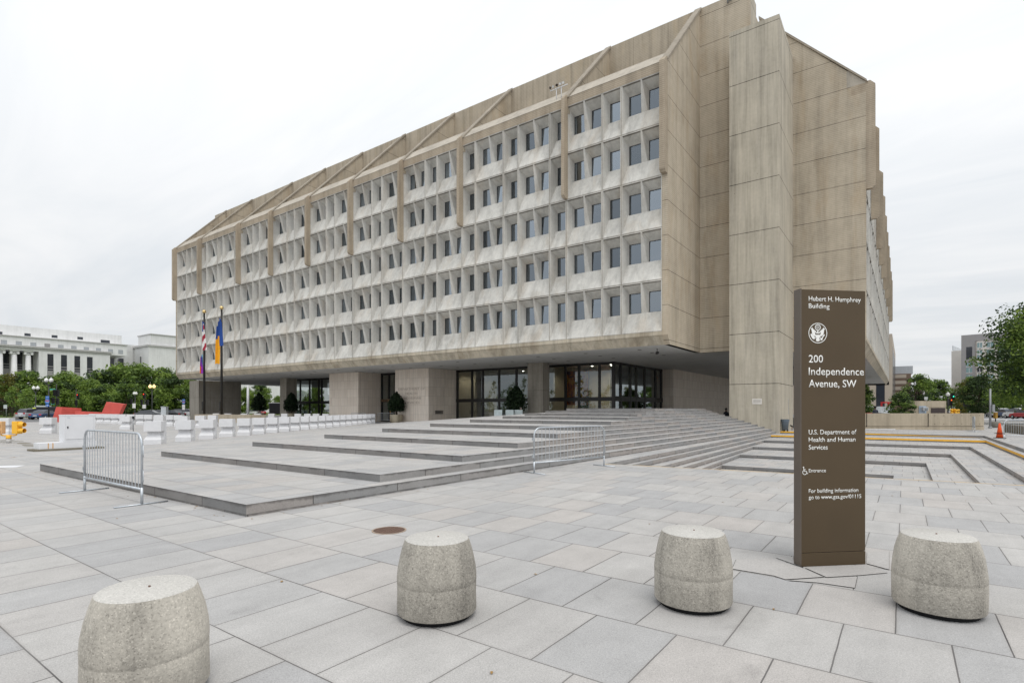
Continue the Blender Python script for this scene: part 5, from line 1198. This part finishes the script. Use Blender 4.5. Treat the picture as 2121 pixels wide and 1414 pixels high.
for i in range(int(Lw/0.42)): mb.box(0.1+i*0.42, 0.28+i*0.42, -0.05, -0.002, 0.0, 0.42)
mb.obj('groove_ribs', M['weathered_slab'], o)
def simple_pole(px, dep, ptop, r, lb, nm='pole', mat='steel_pole', cat='pole'):
    x, y = PX(px, dep); t = thing(nm, lb, cat, (x, y, 0)); a = MB(); a.tube([(0,0,-0.1),(0,0,ZP(ptop,dep))], [r*1.15,r], 10); a.obj('shaft', M[mat], t)
    a = MB(); a.lathe([(r*1.9,-0.1),(r*1.9,0.04),(r*1.3,0.06)], (0,0,0), 12); a.obj('base_plate', M[mat], t); return t
t = simple_pole(2051, 48, 805, 0.075, 'plain grey steel pole standing at the end of the concrete wall'); a = MB(); a.obox((0.17,0,0), 0.22, 0.2, 1.35, 2.0, CT); a.obj('control_box', M['steel_pole'], t)
simple_pole(2004.5, 95, 814, 0.16, 'pale steel pole between the olive tree and the dark round tree')
simple_pole(513.5, 120, 797, 0.24, 'white pole seen through the open ground floor', mat='white_paint')
# ------------------------------------------------------------------ street lamps and signals
def lamp(px, dep, ptop, n, lb, lit=False, gl='globe_glass', sp=0.36, grp='globe street lamps'):
    x, y = PX(px, dep); h = ZP(ptop, dep); t = thing('street_lamp', lb, 'street lamp', (x, y, 0), CT, grp)
    a = MB(); a.lathe([(0.24,0.0),(0.22,0.5),(0.12,0.9),(0.085,1.4),(0.07,h-1.0)], (0,0,0), 12)
    if n == 2: a.tube([(-sp,0,h-0.75),(-sp*0.6,0,h-1.05),(0,0,h-1.1),(sp*0.6,0,h-1.05),(sp,0,h-0.75)], 0.06, 8); 
    a.obj('post', M['black_metal'], t)
    for x_ in ((-sp, sp) if n == 2 else (0.0,)):
        b = MB(); b.lathe([(0.10,h-0.95 if n == 1 else h-0.78),(0.16,h-0.70)], (x_,0,0), 10); c_ = b.obj('holder', M['black_metal'], t)
        b = MB(); b.ball((x_,0,h-0.38), 0.27, 12, 8, 0, 1.12); b.lathe([(0.11,h-0.10),(0.05,h+0.02),(0.01,h+0.08)], (x_,0,0), 8); b.obj('globe', M['lamp_lit' if lit else gl], t)
    return t
lamp(74, 96, 799, 2, 'twin globe street lamp behind the parked van'); lamp(101, 80, 782, 2, 'tallest twin globe street lamp, carrying the blue road signs'); lamp(315, 100, 796, 2, 'twin globe street lamp with glowing amber globes', True)
lamp(280, 112, 811, 2, 'twin globe street lamp behind the red sculpture, with a white sign', sp=0.2)
lamp(1914, 92, 811, 1, 'single globe street lamp above the left part of the guard booth'); lamp(1963.5, 88, 812, 1, 'single globe street lamp above the right end of the guard booth'); lamp(1795, 80, 816, 1, 'globe street lamp half hidden by the brown sign')
lamp(540, 130, 817, 1, 'globe street lamp seen through the open ground floor'); lamp(530, 165, 829, 1, 'far small globe lamp seen through the open ground floor')
def signal(px, dep, ptop, lb, heads, extra=None):
    x, y = PX(px, dep); h = ZP(ptop, dep); t = thing('traffic_light', lb, 'traffic light', (x, y, 0), CT, 'black traffic lights')
    a = MB(); a.lathe([(0.16,0.0),(0.14,0.4),(0.075,0.6),(0.06,h)], (0,0,0), 10); a.obj('post', M['black_metal'], t)
    for (dx, py, light) in heads:
        zc = ZP(py, dep); b = MB(); b.obox((dx,-0.12,0), 0.36, 0.26, zc-0.52, zc+0.52); hd = b.obj('signal_head', M['black_metal'], t)
        for i in range(3):
            c_ = MB(); c_.tube([(dx,-0.26,zc+0.34-0.34*i),(dx,-0.44,zc+0.36-0.34*i)], 0.13, 10, caps=False); c_.obj('visor', M['black_metal'], hd)
            if light and light[0] == i:
                c_ = MB(); c_.ball((dx,-0.30,zc+0.34-0.34*i), 0.125, 10, 6); c_.obj('lens', M[light[1]], hd)
    if extra: extra(t, dep)
    return t
def boards(px0, items):
    def f(t, dep):
        for (px, py, w, h, mat, txt, tm2) in items:
            a = MB(); cx_ = (px-px0)/CF*dep; z = ZP(py, dep); a.box(cx_-w/2, cx_+w/2, -0.20, -0.17, z-h/2, z+h/2); b = a.obj('sign_plate', M[mat], t)
            if txt: text_mesh('lettering', txt, M[tm2], w*0.72, h*0.42 if h < 0.9 else 0.26, b, Matrix.Translation((cx_, -0.205, z-h*0.2)) @ TX, 0.002, align='CENTER')
    return f
signal(117, 92, 795, 'black traffic light with four heads beside the tall blue road sign', [(-0.2,813,None),(0.35,814,None),(-0.45,830,None),(0.3,831,None)], boards(117, [(111,806.5,0.95,0.27,'road_sign_green','3rd St','flag_white'),(111,836.5,0.6,0.2,'road_sign_green','SW','flag_white')]))
signal(158, 110, 805, 'black traffic light with a red lamp left of the red sculpture', [(0.5,821,(0,'red_light')),(0.1,834,None)])
signal(300, 104, 813, 'black traffic light with a red lamp and a white turn sign', [(0.0,820,(0,'red_light')),(-0.5,833,None),(0.55,833,None)], boards(300, [(300,841.5,0.66,0.72,'flag_white','',None)]))
signal(279, 104, 830, 'black pedestrian signal with a tall white notice', [(-0.55,831,None)], boards(279, [(279,840,0.6,0.9,'flag_white','',None)]))
signal(1971, 84, 816, 'black traffic light with a green lamp, right of the guard booth', [(0.0,821,(1,'green_light')),(-0.32,833,(0,'hand_light')),(2.0,835,None)])
x, y = PX(1968, 80); 
# road signs on the tall lamp and single posts
def signpost(px, dep, pbase, ptop, items, lb, mat='steel_pole', nm='road_sign'):
    x, y = PX(px, dep); t = thing(nm, lb, 'road sign', (x, y, 0), CT); a = MB(); a.tube([(0,0,0),(0,0,ZP(ptop,dep))], 0.05, 8); a.obj('post', M[mat], t); boards(px, items)(t, dep); return t
def shield(t, dep, px0, px, py, w, h):
    a = MB(); cx_ = (px-px0)/CF*dep; z = ZP(py, dep)
    pts = [(-0.5,0.30),(-0.3,0.5),(0.3,0.5),(0.5,0.30),(0.5,-0.05),(0.30,-0.35),(0,-0.5),(-0.30,-0.35),(-0.5,-0.05)]
    a.prism([(cx_+p[0]*w, -0.21, z+p[1]*h) for p in pts], (0,0.03,0)); b = a.obj('route_shield', M['road_sign_blue'], t)
    a = MB(); a.box(cx_-w*0.42, cx_+w*0.42, -0.214, -0.211, z+h*0.24, z+h*0.44); a.obj('shield_band', M['road_sign_red'], b)
    text_mesh('lettering', '395', M['flag_white'], w*0.72, h*0.34, b, Matrix.Translation((cx_, -0.215, z-h*0.16)) @ TX, 0.002, align='CENTER')
t = signpost(100.3, 79.5, 866, 815, [(100.3,822.5,0.50,0.36,'road_sign_blue','TO','flag_white'),(100.3,827.5,0.55,0.26,'road_sign_blue','SOUTH','flag_white'),(100.3,839,0.50,0.34,'road_sign_blue','',None)], 'tall blue route sign with a shield and a white arrow on a black post', 'black_metal'); shield(t, 79.5, 100.3, 100.3, 832.5, 0.68, 0.56)
a = MB(); z = ZP(839,79.5); a.box(-0.14,0.06,-0.206,-0.2,z-0.03,z+0.03); a.prism([(0.06,-0.206,z-0.09),(0.17,-0.206,z),(0.06,-0.206,z+0.09)], (0,0.004,0)); a.obj('arrow', M['flag_white'], t)
t = signpost(381.5, 100, 862, 826, [(381.5,829,0.5,0.45,'road_sign_blue','NORTH','flag_white'),(381.5,840.5,0.55,0.5,'flag_white','',None),(381.5,846,0.5,0.4,'flag_white','',None)], 'blue route sign above two white plates near the corner pier'); shield(t, 100, 381.5, 381.5, 834, 0.55, 0.5)
signpost(72.5, 88, 862, 842, [(73,846.5,0.50,0.36,'road_sign_yellow','',None),(73,850,0.46,0.36,'flag_white','',None)], 'fluorescent yellow and white sign plates beyond the van')
signpost(13, 96, 862, 838, [(13,842,0.6,0.65,'notice_grey','',None)], 'small grey sign plate seen from the back at the left edge')
signpost(533, 112, 862, 839, [(533,843,0.42,0.42,'flag_white','',None)], 'small white sign seen through the open ground floor')
a = MB(); x, y = PX(89, 100); a.box(-1.3,1.3,-0.3,0.3,ZP(851,100),ZP(839.5,100)); a.box(-1.0,-0.9,-0.05,0.05,0,ZP(851,100)); a.box(0.9,1.0,-0.05,0.05,0,ZP(851,100)); t = thing('grey_hoarding','pale grey panel on two posts behind the blue route sign','panel',(x,y,0),CT); a.obj('panel', M['notice_grey'], t)
for i, px in enumerate((19, 30.5)):
    x, y = PX(px, 108); a = MB(); a.box(-0.11,0.11,-0.11,0.11,0,0.75); t = tag(a.obj('wooden_post', plain('pale_wood', (0.42,0.35,0.25), 0.9, 0.1), None, (x,y,0.05)), ['short pale wooden post nearest the left edge','short pale wooden post right of the grey sign plate'][i], 'post')
x, y = PX(34.5, 88); a = MB(); a.ball((0,0,0.1), 0.55, 14, 8, 0, 0.75); tag(a.obj('boulder', M['weathered_grey'], None, (x, y, 0)), 'rounded grey boulder left of the bright sapling', 'boulder')
x, y = PX(341, 84); t = thing('utility_cabinet','pale grey utility cabinet behind the white blocks','cabinet',(x,y,0),CT); a = MB(); a.box(-0.38,0.38,-0.3,0.3,0,1.9); a.obj('body', M['notice_grey'], t); a = MB(); a.box(-0.42,0.42,-0.34,0.34,1.9,1.98); a.obj('lid', M['notice_grey'], t)

# ------------------------------------------------------------------ cars
def car_proto(kind):
    t = thing('parked_car', 'x', 'car'); L, Wd = 4.6, 1.82
    if kind == 'car': body = [(-2.3,0.35),(-2.28,0.72),(-2.1,0.92),(-1.3,1.0),(1.2,0.98),(2.05,0.82),(2.28,0.62),(2.3,0.35)]; roof = [(-1.75,0.97),(-1.15,1.40),(-0.2,1.48),(0.5,1.42),(1.25,0.97)]
    elif kind == 'suv': body = [(-2.35,0.38),(-2.33,0.85),(-2.2,1.05),(1.0,1.08),(2.05,0.98),(2.32,0.75),(2.35,0.38)]; roof = [(-2.15,1.04),(-1.85,1.62),(-0.4,1.74),(0.45,1.66),(1.15,1.06)]
    else: body = [(-2.5,0.35),(-2.5,1.15),(1.5,1.15),(2.35,1.0),(2.5,0.7),(2.5,0.35)]; roof = [(-2.48,1.14),(-2.4,2.0),(0.6,2.05),(1.1,1.95),(1.6,1.14)]
    a = MB(); a.prism([(x,-Wd/2,z) for x, z in body], (0,Wd,0)); o = a.obj('body', M['white_paint'], t); bevel(o, 0.09, 3, 30)
    a = MB(); n = len(roof); ins = 0.14
    lo = [(x,-Wd/2+0.05+ins*(1 if 0 < i < n-1 else 0),z) for i, (x, z) in enumerate(roof)]; hi = [(p[0],-p[1],p[2]) for p in lo]
    a.face(lo[::-1], 1); a.face(hi, 1)
    for i in range(n-1): a.face([lo[i],lo[i+1],hi[i+1],hi[i]], 1 if i in (0, n-2) else 0)
    g = a.obj('cabin', [M['white_paint'], M['dark_glazing']], t)
    for sx in (-1.45, 1.42):
        for sy in (-1, 1):
            a = MB(); a.lathe([(0.30,-0.11),(0.34,-0.08),(0.34,0.08),(0.30,0.11)], (0,0,0), 18); w = a.obj('wheel', M['rubber'], t, (sx, sy*0.82, 0.34)); w.rotation_euler = (math.pi/2,0,0)
            a = MB(); a.lathe([(0.20,0.112),(0.02,0.125)], (0,0,0), 12) if sy < 0 else a.lathe([(0.02,-0.125),(0.20,-0.112)], (0,0,0), 12); r_ = a.obj('rim', M['galvanised'], w)
    for sy in (-1, 1):
        zz = {'car':0.78,'suv':0.95,'van':0.9}[kind]; xb = {'car':-2.27,'suv':-2.33,'van':-2.5}[kind]
        a = MB(); a.box(xb-0.025, xb+0.05, sy*0.68-0.16, sy*0.68+0.16, zz-0.10, zz+0.10); a.obj('tail_light', M['road_sign_red'], t)
        a = MB(); a.box(-xb-0.10, -xb+0.0, sy*0.62-0.18, sy*0.62+0.18, zz-0.28, zz-0.12); a.obj('headlight', M['globe_glass'], t)
    a = MB(); xb = {'car':-2.3,'suv':-2.35,'van':-2.5}[kind]; a.box(xb-0.03, xb+0.0, -0.26, 0.26, 0.55, 0.68); a.obj('number_plate', M['flag_white'], t)
    return t
plain('car_white', (0.72,0.73,0.74), 0.3, 0.5, 0, 0.03); plain('car_silver', (0.42,0.43,0.45), 0.3, 0.5, 0.4, 0.03); plain('car_blue', (0.03,0.07,0.16), 0.28, 0.5, 0.2, 0.03); plain('car_black', (0.015,0.015,0.018), 0.28, 0.5, 0, 0.03); plain('car_red', (0.42,0.02,0.025), 0.3, 0.5, 0, 0.03); plain('car_grey', (0.10,0.105,0.115), 0.3, 0.5, 0.3, 0.03)
CP = {k: car_proto(k) for k in ('car','suv','van')}; CU = set()
def car(kind, col, px, dep, rz, lb, grp, z=0.0):
    x, y = PX(px, dep)
    if kind not in CU: CU.add(kind); t = put(CP[kind], (x,y,z), rz, lb, grp)
    else: t = dup(CP[kind], (x,y,z), rz, lb, grp)
    for ch in t.children:
        if ch.name.startswith(('body','cabin')):
            ch.data = ch.data.copy(); ch.data.materials[0] = M[col]
    return t
GL = 'cars waiting on the left street'
car('suv','car_silver',72,88,CT+1.45,'silver pickup-like car seen from behind, left of the blue car',GL,-0.05)
car('car','car_blue',93,85,CT+1.75,'dark blue car seen from behind beside the tall route sign',GL,-0.05)
car('van','car_white',104,96,CT+1.2,'white vehicle beyond the dark blue car',GL,-0.05)
car('car','car_grey',310,100,CT+0.2,'dark grey car behind the white blocks, right of the red sculpture',GL,-0.05)
car('car','car_silver',327,106,CT+0.3,'silver car left of the utility cabinet',GL,-0.05)
car('car','car_black',357,102,CT+2.9,'dark car right of the utility cabinet',GL,-0.05)
car('suv','car_white',385,104,CT+0.4,'white car beside the grey corner pier',GL,-0.05)
GB = 'cars under the building view'
car('car','car_white',522,150,CT+0.4,'small white car seen through the open ground floor',GB,-0.05); car('car','car_red',541,158,CT+2.2,'red and white parked car seen through the open ground floor',GB,-0.05)
GRC = 'cars parked along the right street'
RC = [('car','car_black',2057,112,'black car nearest the steel pole'),('suv','car_grey',2064,108,'dark grey car behind the planter block'),('suv','car_white',2072,104,'white car left of the dark blue one'),('car','car_blue',2085,100,'dark blue car with red tail lights'),('suv','car_white',2107,90,'white car left of the red car at the right edge'),('car','car_red',2124,86,'red car cut by the right edge of the picture'),('car','car_silver',2115,97,'silver car behind the white one at the right edge'),('car','car_grey',1992,130,'grey car behind the concrete wall'),('suv','car_white',1998,118,'white car behind the concrete wall, left of the dark round tree'),('car','car_black',2010,125,'black car below the dark round tree'),('car','car_silver',1986,124,'silver car just right of the yellow signal heads')]
for i, (kd, cl_, px, dep, lb) in enumerate(RC): car(kd, cl_, px, dep, CT+1.0+0.08*i, lb, GRC)
car('car','car_red',1815,52,CT+0.1,'red and white car roof showing over the concrete wall','cars behind the concrete wall',-0.24)
x, y = PX(574, 118); t = thing('dark_bus', 'black bus seen through the open ground floor behind the conical potted tree', 'bus', (x, y, 0), CT+0.3); a = MB(); a.box(-1.6,2.4,-0.2,2.2,0.5,2.85); bevel(a.obj('body', M['car_black'], t), 0.1); a = MB(); a.box(-1.62,2.42,-0.22,2.22,2.86,2.98); a.obj('roof', M['white_paint'], t)
for x_ in (-0.9, 1.7): a = MB(); a.lathe([(0.45,-0.12),(0.45,0.12)], (0,0,0), 16); w = a.obj('wheel', M['rubber'], t, (x_,-0.15,0.45)); w.rotation_euler = (math.pi/2,0,0)

# ------------------------------------------------------------------ easels inside the lobby
for i, (px, dep) in enumerate([(1016,50.5),(1040,50.5),(1059,50.5)]):
    x, y = PX(px, dep); t = thing('easel', ['leftmost pale board on an easel inside the lobby glass','middle pale board on an easel inside the lobby glass','rightmost pale board on an easel inside the lobby glass'][i], 'easel', (x, y+1.2, 0.02), 0.2); a = MB(); a.tube([(-0.3,0,0),(0,0.1,1.5)],0.02,5); a.tube([(0.3,0,0),(0,0.1,1.5)],0.02,5); a.obj('legs', M['rubber'], t); a = MB(); a.box(-0.42,0.42,-0.04,-0.02,0.55,1.5); a.obj('board', plain('pale_board', (0.55,0.62,0.62), 0.6, 0.2), t)

# ------------------------------------------------------------------ far buildings
XB = -232.0
def onx(px, py, x=XB):
    dx, dy = PX(px, 1.0); s_ = x/dx; return (x, dy*s_, ZP(py, s_))
rb = thing('columned_building', 'long pale stone building with a columned porch and tall window strips across the street', 'building', (0,0,0))
zc, zr1, zr2 = onx(120,723)[2], onx(120,702)[2], onx(120,683)[2]
yA, yB_ = -160.0, onx(228,740)[1]
yP0, yP1 = onx(-130,800)[1], onx(80.5,730)[1]
zp = onx(80,728)[2]
mb = MB()
mb.box(XB-0.9, XB, yP1, yB_, 0, zc-0.7)                       # wall right of the porch
mb.box(XB-0.9, XB, yA, yP0, 0, zc-0.7); mb.box(XB-0.9, XB, yP0, yP1, zp, zc-0.7); mb.box(XB-8, XB-7, yP0, yP1, 0, zp); mb.box(XB-7, XB-0.9, yP1, yP1+0.6, 0, zp)
yC1 = onx(265,740)[1]
mb.box(XB-30, XB-1.0, yA, yC1, zc-0.7, zr1); mb.box(XB-12, XB-11.4, yB_, yC1, 0, zc-0.7); mb.box(XB-11.4, XB-0.9, yB_-0.6, yB_, 0, zc-0.7)
mb.box(XB-45, XB-6, yA, yC1, zr1, zr2+0.7)
mb.obj('wall', M['limestone'], rb)
mb = MB(); mb.box(XB-1.2, XB+0.25, yA, yB_+0.3, zc-0.7, zc-0.15); mb.box(XB-1.2, XB+0.55, yA, yB_+0.5, zc-0.15, zc+0.4); mb.box(XB-12.6,XB-10.8,yB_+0.5,yC1,zc-0.7,zc); mb.box(XB-1.2, XB-0.7, yA, yC1+0.2, zr1-0.25, zr1+0.08); mb.obj('cornice', M['coping'] if False else plain('cornice_stone', (0.47,0.465,0.455), 0.8, 0.2), rb)
for px in (31.5, 60.5, 2):
    y = onx(px,760)[1]; a = MB(); a.lathe([(0.85,0),(0.82,6),(0.68,zp-1.3)], (0,0,0), 18); a.lathe([(0.72,zp-1.3),(0.85,zp-0.9)], (0,0,0), 18); a.box(-0.8,0.8,-1.15,1.15,zp-0.55,zp); c_ = a.obj('column', M['limestone'], rb, (XB-1.2, y, 0))
    for s_ in (-1, 1): b = MB(); b.lathe([(0.36,-0.8),(0.36,0.8)], (0,0,0), 14); v_ = b.obj('volute', M['limestone'], c_, (0, s_*0.85, zp-0.9)); v_.rotation_euler = (0, math.pi/2, 0)
def strip_window(px, w, pt, x=XB, zbot=4.0):
    w *= 0.85
    y = onx(px, 760, x)[1]; zt = onx(px, pt, x)[2]; zbot = max(1.0, zt-14.0); a = MB(); a.box(x-0.3, x+0.02, y-w/2, y+w/2, zbot, zt); o = a.obj('window', M['dark_glazing'], rb)
    b = MB(); hh = (zt-zbot)
    for f in (0.30, 0.36, 0.62, 0.68): b.box(x+0.021, x+0.05, y-w/2, y+w/2, zt-hh*f-0.12, zt-hh*f+0.12)
    b.box(x+0.021, x+0.04, y-w/2+0.1, y+w/2-0.1, zt-hh*0.60, zt-hh*0.40); b.obj('spandrel', M['grey_cladding'], o)
    b = MB(); b.box(x+0.022, x+0.035, y-w/2+0.12, y+w/2-0.12, zt-hh*0.98, zt-hh*0.70); b.obj('blind', M['notice_grey'], o)
for px, pt in ((104.5,733),(132.5,735),(160,737),(186,739)): strip_window(px, 1.9, pt)
for px, pt in ((13,727),(40,729),(66,731)): strip_window(px, 1.9, pt, XB-7)
for px in (-15,8,39,69,98,126,153,179,204,229,250):
    y = onx(px,709,XB-1.0)[1]; z = onx(px, 708+0.083*px, XB-1)[2]; a = MB(); a.box(XB-1.3,XB-0.97,y-0.75,y+0.75,z-0.75,z+0.75); a.obj('window', M['pale_glazing'] if px != 98 else M['grey_cladding'], rb)
for px in (-2,57,113,166,218):
    y = onx(px,700,XB-6)[1]; z = onx(px, 689.0+0.066*px+(3 if px > 200 else 0), XB-6)[2]; w = 1.4 if px > 200 else 0.8; a = MB(); a.box(XB-6.3,XB-5.97,y-w,y+w,z-0.5-(0.5 if px>200 else 0),z+0.4); a.obj('window', M['dark_glazing'], rb)
for px, xx in ((231,XB-11.4),(251,XB-11.4)):
    strip_window(px, 1.9, 742, xx)
zl_ = onx(270,714,XB-12)[2]; mb = MB(); mb.box(XB-26, XB-12.0, yC1-4, yC1+16, 0, zl_); mb.obj('wall', M['limestone'], rb)
# corner block of that building
x0 = XB+2.0; yb0 = onx(308,760,x0)[1]; xw_ = [yb0/PX(278,1.0)[1]*PX(278,1.0)[0]][0]; wx_ = [yb0/PX(291.5,1.0)[1]*PX(291.5,1.0)[0]][0]; zt = onx(308,691.5,x0)[2]; zm = onx(308,714,x0)[2]
mb = MB(); mb.box(xw_, x0, yb0, yb0+60, 0, zm); mb.box(xw_+1.0, x0-0.7, yb0+1.0, yb0+60, zm, zt); mb.obj('wall', M['limestone'], rb)
mb = MB(); mb.box(xw_-0.3, x0+0.4, yb0-0.4, yb0+60, zm-0.5, zm+0.15); mb.box(xw_+0.7, x0-0.4, yb0+0.7, yb0+60, zt, zt+0.35); mb.obj('cornice', M['cornice_stone'], rb)
a = MB(); a.box(wx_-0.6, wx_+0.6, yb0-0.03, yb0+0.2, 6, zm-4.0); a.obj('window', M['dark_glazing'], rb)
# right-hand buildings
def bldg(name, lb, px0, px1, dep, ptop, mat, ang=0.0, thick=30):
    x, y = PX(px0, dep); t = thing(name, lb, 'building', (x, y, 0), CT+ang); w = (px1-px0)/CF*dep; h = ZP(ptop, dep); return t, w, h
t, w, h = bldg('apartment_building', 'tall grey and white apartment block with bay windows behind the right-hand trees', 1991, 2105, 190, 694.5, 'light_facade', -math.atan((1991-CCX)/CF)-0.14)
mb = MB(); mb.box(0, 3.7, 0, 20, 0, h); mb.box(3.7, 32, 0, 20, h-2.3, h); mb.obj('grey_wall', M['grey_cladding'], t)
mb = MB(); mb.box(3.7, 32, 0.35, 20, 0, h-2.3)
for k_ in range(5): mb.prism([(3.9+k_*5.6,0.35,0),(4.3+k_*5.6,-0.45,0),(5.7+k_*5.6,-0.45,0),(6.1+k_*5.6,0.35,0)], (0,0,h-2.5))
mb.obj('pale_wall', M['light_facade'], t)
def pair(x0, x1, yy, z, hh, m_):
    a = MB(); a.box(x0, x1, yy-0.05, yy+0.2, z, z+hh); o = a.obj('window', M[m_], t); xm = (x0+x1)/2; b = MB(); b.box(xm-0.05,xm+0.05,yy-0.09,yy-0.052,z,z+hh); b.box(x0-0.08,x1+0.08,yy-0.11,yy-0.052,z-0.14,z); b.obj('frame', M['flag_white'], o)
rr = random.Random(9)
for r in range(13):
    z = h-4.7-2.1*r
    if z < 1: break
    hh = 1.65 if r % 2 == 0 else 1.25
    for k_ in range(5):
        pair(4.35+k_*5.6, 5.65+k_*5.6, -0.45, z, hh, rr.choice(('teal_glazing','teal_glazing','dark_glazing')))
        pair(6.7+k_*5.6, 8.6+k_*5.6, 0.35, z, hh, rr.choice(('teal_glazing','dark_glazing','teal_glazing')))
    if r > 2: pair(1.35, 2.95, 0.0, z, hh, rr.choice(('teal_glazing','pale_glazing')))
a = MB(); a.box(1.35, 2.95, -0.06, 0.2, h-8.3, h-4.2); a.obj('recess', M['dark_glazing'], t)
mb = MB(); mb.box(-6.5, -0.02, 25, 60, 0, ZP(741,240)); mb.obj('rear_wing', M['light_facade'], t)
for r in range(7): a = MB(); a.box(-6.52,-6.3,27,58,3+3.6*r,4.8+3.6*r); a.obj('window', M['pale_glazing'], t)
t, w, h = bldg('white_balcony_block', 'small far white apartment block with dark balconies', 1969, 1979, 260, 798, 'light_facade', -math.atan((1969-CCX)/CF)); a = MB(); a.box(0,3.0,0,12,0,h); a.obj('wall', M['light_facade'], t)
for r in range(3): a = MB(); a.box(0.9,2.6,-0.1,0.2,h-3.2-3.0*r,h-1.2-3.0*r); a.obj('balcony', M['dark_glazing'], t)
# pale stone office with dark vertical slots, receding along the street
xs_ = 8.5
sx_, sy_ = PX(1848, 150); t = thing('stone_office', 'pale stone office building with dark vertical glass slots beyond the right wing', 'building', (sx_, sy_, 0), 0.0)
hs = ZP(691, 150)
mb = MB(); mb.box(-36, 0, 0, 70, 0, hs); mb.obj('wall', M['tan_stone'], t)
mb = MB(); mb.box(-3.7,-1.7,-0.05,0.2,0,hs-5); o = mb.obj('glass_slot', M['dark_glazing'], t)
mb = MB(); mb.box(-9.6,-7.9,-0.05,0.2,0,hs-5); o = mb.obj('glass_slot', M['dark_glazing'], t)
for k_ in range(6): a = MB(); a.box(-0.2,0.06,6+k_*10.5,10+k_*10.5,0,hs-3); a.obj('glass_slot', M['dark_glazing'], t)
x, y = PX(1862, 200); t = thing('glass_office', 'brown screened glass office with a pale glass storey on top', 'building', (x, y, 0), CT-math.atan((1862-CCX)/CF)+0.05); hh = ZP(774,200)
a = MB(); a.box(-4,3.6,0,14,0,hh); a.obj('wall', M['brown_mesh'], t); a = MB(); a.box(-6,4.2,1,16,hh,ZP(758,200)); a.obj('glass_storey', M['pale_glazing'], t)
a = MB()
for k_ in range(6): a.box(-4,2.2,-0.12,-0.02,2+k_*2.2,3.2+k_*2.2)
a.obj('screen_band', M['tan_stone'], t)
# ramp wall and red frame between them
x, y = PX(1845, 90); a = MB(); a.box(-7.5,5.6,0,0.4,0,ZP(841.5,90)); tag(a.obj('far_wall', M['notice_grey'], None, (x,y,0), CT), 'long pale grey wall behind the small green tree on the right', 'wall')
x, y = PX(1838, 110); t = thing('red_steel_structure', 'red steel frame structure in front of the stone office', 'structure', (x, y, 0), CT); a = MB(); a.box(-1.2,1.0,0,0.3,ZP(834.5,110),ZP(832,110)); a.box(-1.2,-1.0,0,0.3,0,ZP(834.5,110)); a.box(0.2,0.4,0,0.3,0,ZP(834.5,110)); a.obj('frame', plain('signal_red', (0.5,0.02,0.02), 0.5, 0.3), t)
# broken pavers and a worn white line at the far left of the plaza
rr = random.Random(21); mb = MB()
for px, py, w_, d_ in ((10,912,0.9,0.35),(32,914,0.7,0.3),(52,918,1.1,0.25),(60,921,0.8,0.3),(62,924,0.6,0.2),(6,915,0.5,0.3)):
    x, y = GR(px, py); mb.prism([(x+w_*0.5*math.cos(q*0.785)*rr.uniform(0.7,1.2), y+d_*math.sin(q*0.785)*rr.uniform(0.7,1.2), 0.003) for q in range(8)], (0,0,0.004))
struct(mb.obj('patch', M['weathered_slab']))
mb = MB(); mb.prism([(*GR(*q),0.003) for q in ((-20,969),(34,967.5),(52,963.5),(-20,965))], (0,0,0.003)); struct(mb.obj('road_marking', M['white_paint']))
# ------------------------------------------------------------------ fallen leaves and bits on the paving
rr = random.Random(5); mb = MB()
for _ in range(70):
    q = rr.random(); 
    if q < 0.5: x, y = rr.uniform(-10,3), rr.uniform(1.5,13)
    elif q < 0.75: x, y = step_x(0, 8)+rr.uniform(0.02,0.25), rr.uniform(4,14)
    else: x, y = rr.uniform(-18,-8), 4.22-rr.uniform(0.03,0.35)
    s_ = rr.uniform(0.012,0.03); a = rr.uniform(0,6.28); z = 0.006
    mb.face([(x+s_*math.cos(a), y+s_*math.sin(a), z), (x-s_*0.5*math.sin(a), y+s_*0.5*math.cos(a), z+0.006), (x-s_*math.cos(a), y-s_*math.sin(a), z), (x+s_*0.5*math.sin(a), y-s_*0.5*math.cos(a), z+0.004)])
o = mb.obj('leaf_litter', plain('dry_leaf', (0.32,0.20,0.08), 0.9, 0.1)); o['kind'] = 'stuff'
